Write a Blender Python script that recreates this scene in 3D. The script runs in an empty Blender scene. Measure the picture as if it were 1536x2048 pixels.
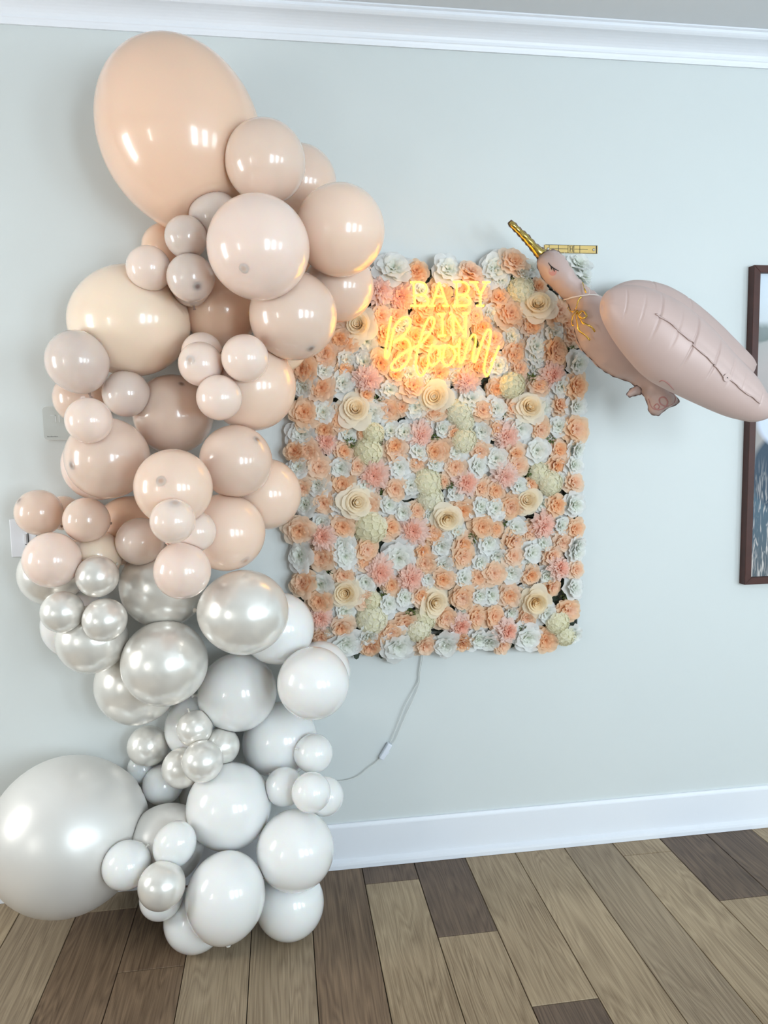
import bpy, bmesh, math, random
import numpy as np
from mathutils import Vector, Matrix
from mathutils.bvhtree import BVHTree
from mathutils.geometry import delaunay_2d_cdt

random.seed(7)
rng = np.random.default_rng(7)
PI = math.pi
scene = bpy.context.scene
COL = scene.collection

# ------------------------------------------------------------------ camera
F = 1459.7                       # focal length in pixels of the 1536x2048 frame
YAW, PITCH, ROLL = 0.1404, 0.0961, -0.01748
CAM = Vector((0.0, -2.33, 1.4157))
_f = Vector((math.sin(YAW)*math.cos(PITCH), math.cos(YAW)*math.cos(PITCH), -math.sin(PITCH)))
_r = Vector((math.cos(YAW), -math.sin(YAW), 0))
_u = _r.cross(_f)
CR = math.cos(ROLL)*_r + math.sin(ROLL)*_u
CU = -math.sin(ROLL)*_r + math.cos(ROLL)*_u
CF = _f
cam = bpy.data.cameras.new('camera')
cam.sensor_fit = 'HORIZONTAL'; cam.sensor_width = 36.0
cam.lens = F/1536*36.0
cam.clip_start = 0.05
cam_ob = bpy.data.objects.new('camera', cam)
COL.objects.link(cam_ob)
M = Matrix.Identity(4)
for i, v in enumerate((CR, CU, -CF)):
    for k in range(3):
        M[k][i] = v[k]
for k in range(3):
    M[k][3] = CAM[k]
cam_ob.matrix_world = M
scene.camera = cam_ob

# ------------------------------------------------------------------ light and exposure
world = bpy.data.worlds.new('world'); scene.world = world
world.use_nodes = True
bg = world.node_tree.nodes['Background']
bg.inputs[0].default_value = (0.75, 0.86, 1.0, 1); bg.inputs[1].default_value = 1.0

def area(name, loc, rot, sx, sy, power, color):
    l = bpy.data.lights.new(name, 'AREA'); l.shape = 'RECTANGLE'
    l.size = sx; l.size_y = sy; l.energy = power; l.color = color
    o = bpy.data.objects.new(name, l); COL.objects.link(o)
    o.location = loc; o.rotation_euler = rot
    return o
DAY = (0.80, 0.92, 1.0)
RX0, RX1, RY0, CEIL = -2.6, 4.7, -3.7, 2.69         # room extents (front wall is y = 0)
BACKWIN = [(0.85, 1.4, 0.9, 2.1, 40), (1.9, 2.55, 0.9, 2.1, 38), (3.3, 4.2, 0.9, 2.1, 34)]   # windows behind the camera: x0, x1, z0, z1, watts
LEFTWIN = [(-1.15, -0.65, 0.95, 2.0, 26), (-3.45, -3.1, 0.9, 1.7, 14)]                       # windows of the left wall: y0, y1, z0, z1, watts
for i, (a, b, z0, z1, w) in enumerate(BACKWIN):
    area('window_back_%d_offscreen' % (i+1), ((a+b)/2, RY0-0.02, (z0+z1)/2), (PI/2, 0, 0), b-a, z1-z0, w, DAY)
for i, (a, b, z0, z1, w) in enumerate(LEFTWIN):
    area('window_left_%d_offscreen' % (i+1), (RX0-0.02, (a+b)/2, (z0+z1)/2), (0, -PI/2, 0), z1-z0, b-a, w, (1.0, 0.97, 0.93))

scene.view_settings.view_transform = 'Standard'
scene.view_settings.look = 'None'
scene.view_settings.gamma = 1.0
scene.view_settings.use_curve_mapping = False
scene.view_settings.exposure = 0.36

# ------------------------------------------------------------------ helpers
def ray(px, py):
    d = CR*((px-768)/F) - CU*((py-1024)/F) + CF
    return d.normalized()
def at(px, py, d=0.0):
    """point of the vertical plane d metres in front of the wall, seen at a pixel"""
    v = ray(px, py); t = (-d-CAM.y)/v.y
    return CAM + v*t
def on_floor(px, py, z=0.0):
    v = ray(px, py); t = (z-CAM.z)/v.z
    return CAM + v*t

def srgb(r, g, b):
    def c(x):
        x /= 255.0
        return x/12.92 if x <= 0.04045 else ((x+0.055)/1.055)**2.4
    return (c(r), c(g), c(b), 1.0)

def link(o, parent=None):
    COL.objects.link(o)
    if parent is not None:
        o.parent = parent
    return o
def mesh_obj(name, verts, faces, mat, parent=None, smooth=True):
    me = bpy.data.meshes.new(name)
    me.from_pydata([tuple(v) for v in verts], [], faces)
    me.update()
    if smooth:
        me.polygons.foreach_set('use_smooth', [True]*len(me.polygons))
    if mat: me.materials.append(mat)
    return link(bpy.data.objects.new(name, me), parent)
def bm_obj(name, bm, mat, parent=None, smooth=False):
    bmesh.ops.recalc_face_normals(bm, faces=bm.faces)
    me = bpy.data.meshes.new(name); bm.to_mesh(me); bm.free()
    if smooth:
        me.polygons.foreach_set('use_smooth', [True]*len(me.polygons))
    if mat: me.materials.append(mat)
    return link(bpy.data.objects.new(name, me), parent)
def empty(name, loc=(0, 0, 0)):
    o = bpy.data.objects.new(name, None); o.location = loc; o.empty_display_size = 0.05
    return link(o)
def tag(o, label, cat, group=None):
    o['label'] = label; o['category'] = cat
    if group: o['group'] = group
    return o
def struct(o):
    o['kind'] = 'structure'; return o

def add_box(bm, x0, x1, y0, y1, z0, z1, bevel=0.0):
    r = bmesh.ops.create_cube(bm, size=1.0)
    vs = r['verts']
    bmesh.ops.scale(bm, vec=(x1-x0, y1-y0, z1-z0), verts=vs)
    bmesh.ops.translate(bm, vec=((x0+x1)/2, (y0+y1)/2, (z0+z1)/2), verts=vs)
    if bevel > 0:
        es = {e for v in vs for e in v.link_edges}
        bmesh.ops.bevel(bm, geom=list(es), offset=bevel, segments=2, affect='EDGES', profile=0.5)
def box(name, x0, x1, y0, y1, z0, z1, mat, parent=None, bevel=0.0):
    bm = bmesh.new(); add_box(bm, x0, x1, y0, y1, z0, z1, bevel)
    return bm_obj(name, bm, mat, parent)

def catmull(pts, n=8):
    P = [Vector(p) for p in pts]
    if len(P) < 3:
        return P
    out = []
    ext = [P[0]*2-P[1]] + P + [P[-1]*2-P[-2]]
    for i in range(1, len(ext)-2):
        p0, p1, p2, p3 = ext[i-1:i+3]
        for k in range(n):
            t = k/n
            out.append(0.5*((2*p1)+(p2-p0)*t+(2*p0-5*p1+4*p2-p3)*t*t+(3*p1-p0-3*p2+p3)*t**3))
    out.append(P[-1])
    return out
def tube_data(pts, rad, seg=8, caps=True):
    P = [Vector(p) for p in pts]
    n = len(P); V = []; Fc = []
    T = [((P[min(i+1, n-1)]-P[max(i-1, 0)])).normalized() for i in range(n)]
    ref = Vector((0, 1, 0)) if abs(T[0].y) < 0.9 else Vector((1, 0, 0))
    N = (ref - T[0]*ref.dot(T[0])).normalized()
    for i in range(n):
        N = (N - T[i]*N.dot(T[i])).normalized(); B = T[i].cross(N)
        r = rad[i] if hasattr(rad, '__len__') else rad
        for k in range(seg):
            a = 2*PI*k/seg
            V.append(P[i] + (N*math.cos(a)+B*math.sin(a))*r)
    for i in range(n-1):
        for k in range(seg):
            a = i*seg+k; b = i*seg+(k+1) % seg
            Fc.append((a, b, b+seg, a+seg))
    if caps:
        Fc.append(tuple(range(seg))[::-1]); Fc.append(tuple(range((n-1)*seg, n*seg)))
    return V, Fc
def tube(name, pts, rad, mat, parent=None, seg=8):
    V, Fc = tube_data(pts, rad, seg)
    return mesh_obj(name, V, Fc, mat, parent)
def tubes(name, lines, rad, mat, parent=None, seg=8):
    V = []; Fc = []
    for L in lines:
        v, f = tube_data(L, rad, seg)
        o = len(V); V += v; Fc += [tuple(i+o for i in q) for q in f]
    return mesh_obj(name, V, Fc, mat, parent)
def ribbon_data(pts, normal_fn, width, thick=0.0004):
    """flat strip along pts; normal_fn(i) is the direction its face looks to"""
    P = [Vector(p) for p in pts]; n = len(P); V = []; Fc = []
    for i in range(n):
        T = (P[min(i+1, n-1)]-P[max(i-1, 0)]).normalized()
        N = normal_fn(i).normalized(); S = T.cross(N)
        S = S.normalized() if S.length > 1e-6 else Vector((1, 0, 0))
        w = width[i] if hasattr(width, '__len__') else width
        for s, q in ((-1, 1), (1, 1), (1, -1), (-1, -1)):
            V.append(P[i] + S*(s*w/2) + N*(q*thick/2))
    for i in range(n-1):
        for k in range(4):
            a = i*4+k; b = i*4+(k+1) % 4
            Fc.append((a, b, b+4, a+4))
    Fc.append((3, 2, 1, 0)); m = (n-1)*4; Fc.append((m, m+1, m+2, m+3))
    return V, Fc

# ------------------------------------------------------------------ materials
def new_mat(name):
    m = bpy.data.materials.new(name); m.use_nodes = True
    nt = m.node_tree
    return m, nt, nt.nodes['Principled BSDF']
def simple(name, col, rough=0.5, metal=0.0, coat=0.0, coat_rough=0.1, spec=0.5, noise=0.03, scale=30.0, bump=0.0, sss=0.0, sheen=0.0):
    m, nt, b = new_mat(name)
    tc = nt.nodes.new('ShaderNodeTexCoord')
    nz = nt.nodes.new('ShaderNodeTexNoise'); nz.inputs['Scale'].default_value = scale; nz.inputs['Detail'].default_value = 4
    nt.links.new(tc.outputs['Object'], nz.inputs['Vector'])
    mx = nt.nodes.new('ShaderNodeMix'); mx.data_type = 'RGBA'
    mx.inputs['A'].default_value = tuple(min(1, c*(1-noise)) for c in col[:3])+(1,)
    mx.inputs['B'].default_value = tuple(min(1, c*(1+noise)) for c in col[:3])+(1,)
    nt.links.new(nz.outputs['Fac'], mx.inputs['Factor'])
    nt.links.new(mx.outputs['Result'], b.inputs['Base Color'])
    b.inputs['Roughness'].default_value = rough
    b.inputs['Metallic'].default_value = metal
    b.inputs['Specular IOR Level'].default_value = spec
    b.inputs['Coat Weight'].default_value = coat
    b.inputs['Coat Roughness'].default_value = coat_rough
    if sss > 0:
        b.inputs['Subsurface Weight'].default_value = sss
        b.inputs['Subsurface Radius'].default_value = (1.0, 0.6, 0.35)
        b.inputs['Subsurface Scale'].default_value = 0.03
    if bump > 0:
        bp = nt.nodes.new('ShaderNodeBump'); bp.inputs['Strength'].default_value = bump
        bp.inputs['Distance'].default_value = 0.002
        nt.links.new(nz.outputs['Fac'], bp.inputs['Height'])
        nt.links.new(bp.outputs['Normal'], b.inputs['Normal'])
    return m

M_wall = simple('wall_paint', srgb(212, 218, 218), 0.55, noise=0.012, scale=3.0, bump=0.02)
M_trim = simple('trim_paint', srgb(232, 236, 243), 0.35, noise=0.01, scale=6)
M_ceil = simple('ceiling_paint', srgb(214, 217, 220), 0.8, noise=0.01)
M_joint = simple('floor_joint', srgb(38, 32, 27), 0.9)
M_glass_frame = simple('window_frame_white', srgb(240, 240, 240), 0.4)

def petal_mat(name, inner, outer, radius, trans=0.45):
    m, nt, b = new_mat(name)
    tc = nt.nodes.new('ShaderNodeTexCoord')
    ln = nt.nodes.new('ShaderNodeVectorMath'); ln.operation = 'LENGTH'
    nt.links.new(tc.outputs['Object'], ln.inputs[0])
    mr = nt.nodes.new('ShaderNodeMapRange'); mr.inputs['From Max'].default_value = radius
    nt.links.new(ln.outputs['Value'], mr.inputs['Value'])
    nz = nt.nodes.new('ShaderNodeTexNoise'); nz.inputs['Scale'].default_value = 60
    nt.links.new(tc.outputs['Object'], nz.inputs['Vector'])
    ad = nt.nodes.new('ShaderNodeMath'); ad.operation = 'MULTIPLY_ADD'
    nt.links.new(nz.outputs['Fac'], ad.inputs[0]); ad.inputs[1].default_value = 0.5
    nt.links.new(mr.outputs['Result'], ad.inputs[2])
    sb = nt.nodes.new('ShaderNodeMath'); sb.operation = 'SUBTRACT'; sb.use_clamp = True
    nt.links.new(ad.outputs[0], sb.inputs[0]); sb.inputs[1].default_value = 0.25
    cr = nt.nodes.new('ShaderNodeMix'); cr.data_type = 'RGBA'
    nt.links.new(sb.outputs[0], cr.inputs['Factor'])
    cr.inputs['A'].default_value = inner; cr.inputs['B'].default_value = outer
    oi = nt.nodes.new('ShaderNodeObjectInfo')
    hs = nt.nodes.new('ShaderNodeHueSaturation')
    mr2 = nt.nodes.new('ShaderNodeMapRange'); mr2.inputs['To Min'].default_value = 0.8; mr2.inputs['To Max'].default_value = 1.15
    nt.links.new(oi.outputs['Random'], mr2.inputs['Value'])
    nt.links.new(mr2.outputs['Result'], hs.inputs['Saturation'])
    nt.links.new(cr.outputs['Result'], hs.inputs['Color'])
    b.inputs['Roughness'].default_value = 0.7
    b.inputs['Specular IOR Level'].default_value = 0.2
    tr = nt.nodes.new('ShaderNodeBsdfTranslucent')
    ms = nt.nodes.new('ShaderNodeMixShader'); ms.inputs[0].default_value = trans
    out = nt.nodes['Material Output']
    nt.links.new(hs.outputs['Color'], b.inputs['Base Color'])
    nt.links.new(hs.outputs['Color'], tr.inputs['Color'])
    nt.links.new(b.outputs[0], ms.inputs[1]); nt.links.new(tr.outputs[0], ms.inputs[2])
    nt.links.new(ms.outputs[0], out.inputs['Surface'])
    return m

# ------------------------------------------------------------------ structure of the room
struct(box('wall_front', RX0, RX1, 0.0, 0.12, 0, CEIL, M_wall))
struct(box('ceiling', RX0, RX1, RY0, 0.0, CEIL, CEIL+0.1, M_ceil))
struct(box('wall_right', RX1, RX1+0.1, RY0, 0, 0, CEIL, M_wall))
def wall_with_holes(name, along, lo, hi, holes, place):
    """wall strip built of boxes round its window openings; place(a0,a1,z0,z1) -> box extents"""
    bm = bmesh.new(); cur = lo
    for a, b, z0, z1 in sorted(holes):
        add_box(bm, *place(cur, a, 0, CEIL)); add_box(bm, *place(a, b, 0, z0)); add_box(bm, *place(a, b, z1, CEIL)); cur = b
    add_box(bm, *place(cur, hi, 0, CEIL))
    return struct(bm_obj(name, bm, M_wall))
bw = [q[:4] for q in BACKWIN]; lw = [q[:4] for q in LEFTWIN]
wall_with_holes('wall_back', 'x', RX0, RX1, bw, lambda a, b, z0, z1: (a, b, RY0-0.1, RY0, z0, z1))
wall_with_holes('wall_left', 'y', RY0, 0.0, lw, lambda a, b, z0, z1: (RX0-0.1, RX0, a, b, z0, z1))
def window_frame(name, place, a, b, z0, z1, rows=2, cols=2):
    w = struct(empty(name, (0, 0, 0)))
    t = 0.035
    for k in range(cols+1):
        x = a + (b-a)*k/cols
        bm = bmesh.new(); add_box(bm, *place(max(a, x-t/2), min(b, x+t/2), z0, z1)); bm_obj('window_bar', bm, M_glass_frame, w)
    for k in range(rows+1):
        z = z0 + (z1-z0)*k/rows
        bm = bmesh.new(); add_box(bm, *place(a, b, max(z0, z-t/2), min(z1, z+t/2))); bm_obj('window_bar', bm, M_glass_frame, w)
for i, (a, b, z0, z1) in enumerate(bw):
    window_frame('window_%d' % (i+1), lambda a, b, z0, z1: (a, b, RY0+0.002, RY0+0.03, z0, z1), a, b, z0, z1)
for i, (a, b, z0, z1) in enumerate(lw):
    window_frame('window_%d' % (i+4), lambda a, b, z0, z1: (RX0+0.002, RX0+0.03, a, b, z0, z1), a, b, z0, z1, 2, 1)
def extrude_profile(name, prof, x0, x1, mat, smooth=False):
    n = len(prof); V = [(x0, y, z) for y, z in prof] + [(x1, y, z) for y, z in prof]
    Fc = [(i, (i+1) % n, n+(i+1) % n, n+i) for i in range(n)]
    Fc += [tuple(range(n))[::-1], tuple(range(n, 2*n))]
    bm = bmesh.new(); vs = [bm.verts.new(v) for v in V]
    for q in Fc: bm.faces.new([vs[i] for i in q])
    return bm_obj(name, bm, mat)
CZ = 2.617
crown = [(0, CZ), (-0.008, CZ-0.002), (-0.012, CZ+0.006), (-0.014, CZ+0.012)]
for k in range(9):
    a = k/8*PI/2
    crown.append((-0.016-0.058*(1-math.cos(a)), CZ+0.014+0.036*math.sin(a)+0.0))
crown += [(-0.080, CZ+0.054), (-0.084, CZ+0.058), (-0.084, CZ+0.066), (-0.092, CZ+0.068), (-0.092, CEIL-0.0005), (0, CEIL-0.0005)]
crown = [(y-0.0005, z) for y, z in crown]
struct(extrude_profile('trim_1', crown, RX0, RX1, M_trim))
BH = 0.149
base = [(0, 0.001), (0, BH), (-0.007, BH), (-0.012, BH-0.008), (-0.013, BH-0.012), (-0.014, 0.03), (-0.026, 0.022), (-0.028, 0.014), (-0.028, 0.001)]
base = [(y-0.0005, z) for y, z in base]
struct(extrude_profile('baseboard_front', base, RX0, RX1, M_trim))

# floor of single planks
floor = struct(box('floor', RX0, RX1, RY0, 0.0, -0.06, -0.008, M_joint))
def wood(name, dark, light, grain):
    m, nt, b = new_mat(name)
    tc = nt.nodes.new('ShaderNodeTexCoord'); oi = nt.nodes.new('ShaderNodeObjectInfo')
    ofs = nt.nodes.new('ShaderNodeVectorMath'); ofs.operation = 'MULTIPLY_ADD'
    cmb = nt.nodes.new('ShaderNodeCombineXYZ')
    for k in range(3): nt.links.new(oi.outputs['Random'], cmb.inputs[k])
    nt.links.new(cmb.outputs[0], ofs.inputs[0]); ofs.inputs[1].default_value = (37, 53, 19)
    nt.links.new(tc.outputs['Object'], ofs.inputs[2])
    mp = nt.nodes.new('ShaderNodeMapping'); mp.inputs['Scale'].default_value = (7.0, 0.7, 1.0)
    nt.links.new(ofs.outputs[0], mp.inputs['Vector'])
    n1 = nt.nodes.new('ShaderNodeTexNoise'); n1.inputs['Scale'].default_value = 1.3; n1.inputs['Detail'].default_value = 3; n1.inputs['Distortion'].default_value = 0.4
    nt.links.new(mp.outputs[0], n1.inputs['Vector'])
    # cathedral rings from the slow noise
    ml = nt.nodes.new('ShaderNodeMath'); ml.operation = 'MULTIPLY'; ml.inputs[1].default_value = 20
    nt.links.new(n1.outputs['Fac'], ml.inputs[0])
    fr = nt.nodes.new('ShaderNodeMath'); fr.operation = 'PINGPONG'; fr.inputs[1].default_value = 0.5
    nt.links.new(ml.outputs[0], fr.inputs[0])
    mp2 = nt.nodes.new('ShaderNodeMapping'); mp2.inputs['Scale'].default_value = (330.0, 4.5, 1.0)
    nt.links.new(ofs.outputs[0], mp2.inputs['Vector'])
    n2 = nt.nodes.new('ShaderNodeTexNoise'); n2.inputs['Scale'].default_value = 1.0; n2.inputs['Detail'].default_value = 4
    nt.links.new(mp2.outputs[0], n2.inputs['Vector'])
    a1 = nt.nodes.new('ShaderNodeMath'); a1.operation = 'MULTIPLY_ADD'; a1.inputs[1].default_value = 0.42
    nt.links.new(fr.outputs[0], a1.inputs[0])
    a2 = nt.nodes.new('ShaderNodeMath'); a2.operation = 'MULTIPLY'; a2.inputs[1].default_value = 0.75
    nt.links.new(n2.outputs['Fac'], a2.inputs[0]); nt.links.new(a2.outputs[0], a1.inputs[2])
    n3 = nt.nodes.new('ShaderNodeTexNoise'); n3.inputs['Scale'].default_value = 2.2
    nt.links.new(ofs.outputs[0], n3.inputs['Vector'])
    a3 = nt.nodes.new('ShaderNodeMath'); a3.operation = 'MULTIPLY_ADD'; a3.inputs[1].default_value = 0.5
    nt.links.new(n3.outputs['Fac'], a3.inputs[0]); nt.links.new(a1.outputs[0], a3.inputs[2])
    cr = nt.nodes.new('ShaderNodeValToRGB')
    cr.color_ramp.elements[0].position = 0.42; cr.color_ramp.elements[0].color = dark
    cr.color_ramp.elements[1].position = 0.98; cr.color_ramp.elements[1].color = light
    nt.links.new(a3.outputs[0], cr.inputs['Fac'])
    nt.links.new(cr.outputs['Color'], b.inputs['Base Color'])
    b.inputs['Roughness'].default_value = 0.5; b.inputs['Specular IOR Level'].default_value = 0.35
    bp = nt.nodes.new('ShaderNodeBump'); bp.inputs['Strength'].default_value = 0.25; bp.inputs['Distance'].default_value = 0.0015
    nt.links.new(n2.outputs['Fac'], bp.inputs['Height']); nt.links.new(bp.outputs['Normal'], b.inputs['Normal'])
    return m
WOOD = {'l': wood('oak_light', srgb(118, 99, 76), srgb(178, 158, 129), 1),
        'm': wood('oak_mid', srgb(108, 91, 72), srgb(164, 146, 121), 1),
        'b': wood('oak_brown', srgb(78, 61, 46), srgb(138, 115, 92), 1),
        'd': wood('oak_dark', srgb(58, 46, 38), srgb(116, 97, 81), 1)}
PW = 0.1768; PX0 = 0.0987*2.33
def joint_y(px, py):
    return on_floor(px, py).y
COLS = {0: ([joint_y(775, 1764)], 'dl'), -1: ([], 'b'), 1: ([joint_y(932, 1868)], 'dl'), 2: ([joint_y(1118, 2006)], 'ld'),
        3: ([], 'l'), 4: ([], 'm'), 5: ([joint_y(1292, 1707)], 'll'), 6: ([joint_y(1484, 1796)], 'dl'), 7: ([], 'd'), 8: ([], 'l'),
        -2: ([], 'm'), -3: ([], 'm'), -4: ([joint_y(313, 1937)], 'bb'), -5: ([joint_y(232, 1819)], 'mb'), -6: ([], 'm'), -7: ([], 'l')}
def plank(x0, x1, y0, y1, tone):
    g = 0.0012
    w, l = x1-x0-2*g, y1-y0-2*g
    bm = bmesh.new(); add_box(bm, -w/2, w/2, -l/2, l/2, -0.008, 0.0, 0.0)
    top = [e for e in bm.edges if all(v.co.z > -0.001 for v in e.verts)]
    bmesh.ops.bevel(bm, geom=top, offset=0.0011, segments=1, affect='EDGES')
    o = bm_obj('plank', bm, WOOD[tone], floor); o.location = ((x0+x1)/2, (y0+y1)/2, 0)
tones = 'llmlbmdl'
kmin = math.floor((RX0-PX0)/PW); kmax = math.ceil((RX1-PX0)/PW)
for k in range(kmin, kmax):
    x0 = max(RX0, PX0+k*PW); x1 = min(RX1, PX0+(k+1)*PW)
    if x1-x0 < 0.02: continue
    if k in COLS: js, ts = COLS[k]
    else:
        js = [-0.25-0.9*((k*0.37) % 1.0)]; ts = tones[k % 8]+tones[(k*3+1) % 8]
    ys = [0.0] + list(js); j = len(ts)
    while ys[-1] > RY0:
        ys.append(max(RY0, ys[-1]-(1.55 if len(ys) == len(js)+1 else 1.22)))
    for i in range(len(ys)-1):
        t = ts[i] if i < len(ts) else tones[(k*5+i*3) % 8]
        plank(x0, x1, ys[i+1], ys[i], t)

# ------------------------------------------------------------------ balloons
def latex(name, col, rough, coat=0.5, metal=0.0, sss=0.5, sheen=None):
    m, nt, b = new_mat(name)
    tc = nt.nodes.new('ShaderNodeTexCoord')
    nz = nt.nodes.new('ShaderNodeTexNoise'); nz.inputs['Scale'].default_value = 9.0; nz.inputs['Detail'].default_value = 2
    nt.links.new(tc.outputs['Object'], nz.inputs['Vector'])
    mx = nt.nodes.new('ShaderNodeMix'); mx.data_type = 'RGBA'
    mx.inputs['A'].default_value = tuple(c*0.985 for c in col[:3])+(1,)
    mx.inputs['B'].default_value = tuple(min(1, c*1.015) for c in col[:3])+(1,)
    nt.links.new(nz.outputs['Fac'], mx.inputs['Factor']); nt.links.new(mx.outputs['Result'], b.inputs['Base Color'])
    b.inputs['Roughness'].default_value = rough
    b.inputs['Metallic'].default_value = metal
    b.inputs['Coat Weight'].default_value = coat; b.inputs['Coat Roughness'].default_value = 0.09
    if sss > 0:
        b.inputs['Subsurface Weight'].default_value = sss
        b.inputs['Subsurface Radius'].default_value = (1.0, 0.62, 0.38)
        b.inputs['Subsurface Scale'].default_value = 0.08
    return m
LAT = {'P': latex('latex_peach', srgb(242, 207, 182), 0.24),
       'Q': latex('latex_cream_peach', srgb(252, 226, 204), 0.24),
       'S': latex('latex_peach_blush', srgb(242, 214, 195), 0.24),
       'B': latex('latex_blush', srgb(242, 219, 207), 0.22),
       'T': latex('latex_nude', srgb(228, 204, 188), 0.22),
       'G': latex('latex_taupe', srgb(220, 205, 196), 0.22),
       'L': latex('latex_pearl', srgb(240, 237, 231), 0.26, coat=0.2, metal=0.45, sss=0.0),
       'W': latex('latex_white', srgb(240, 240, 239), 0.22, coat=0.7, sss=0.45),
       'C': latex('latex_ivory_pearl', srgb(232, 230, 226), 0.36, coat=0.0, metal=0.3, sss=0.0)}
TIP = {'P': simple('tip_peach', srgb(226, 170, 140), 0.4), 'Q': simple('tip_cream', srgb(226, 176, 146), 0.4),
       'S': simple('tip_blush_peach', srgb(224, 176, 152), 0.4), 'B': simple('tip_blush', srgb(222, 180, 162), 0.4),
       'T': simple('tip_nude', srgb(142, 116, 104), 0.4), 'G': simple('tip_taupe', srgb(140, 118, 108), 0.4),
       'L': simple('tip_pearl', srgb(205, 200, 190), 0.4), 'W': simple('tip_white', srgb(214, 212, 206), 0.4), 'C': simple('tip_ivory', srgb(205, 198, 186), 0.4)}
def tip_fade(key):
    """thick latex round the balloon's tip: its own darker tint thins out into the skin's tint"""
    m = LAT[key].copy(); m.name = LAT[key].name+'_tip'; nt = m.node_tree; b = nt.nodes['Principled BSDF']
    at_ = nt.nodes.new('ShaderNodeAttribute'); at_.attribute_name = 'fade'
    src = b.inputs['Base Color'].links[0].from_socket
    mx = nt.nodes.new('ShaderNodeMix'); mx.data_type = 'RGBA'
    nt.links.new(at_.outputs['Fac'], mx.inputs['Factor']); nt.links.new(src, mx.inputs['A'])
    mx.inputs['B'].default_value = TIPCOL[key]
    nt.links.new(mx.outputs['Result'], b.inputs['Base Color'])
    return m
TIPCOL = {'P': srgb(222, 168, 140), 'Q': srgb(222, 172, 144), 'S': srgb(222, 172, 150), 'B': srgb(230, 190, 170), 'T': srgb(150, 122, 112), 'G': srgb(136, 112, 108), 'L': srgb(200, 195, 185), 'W': srgb(214, 212, 206), 'C': srgb(200, 194, 184)}
TIPF = {k: tip_fade(k) for k in LAT}
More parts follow.
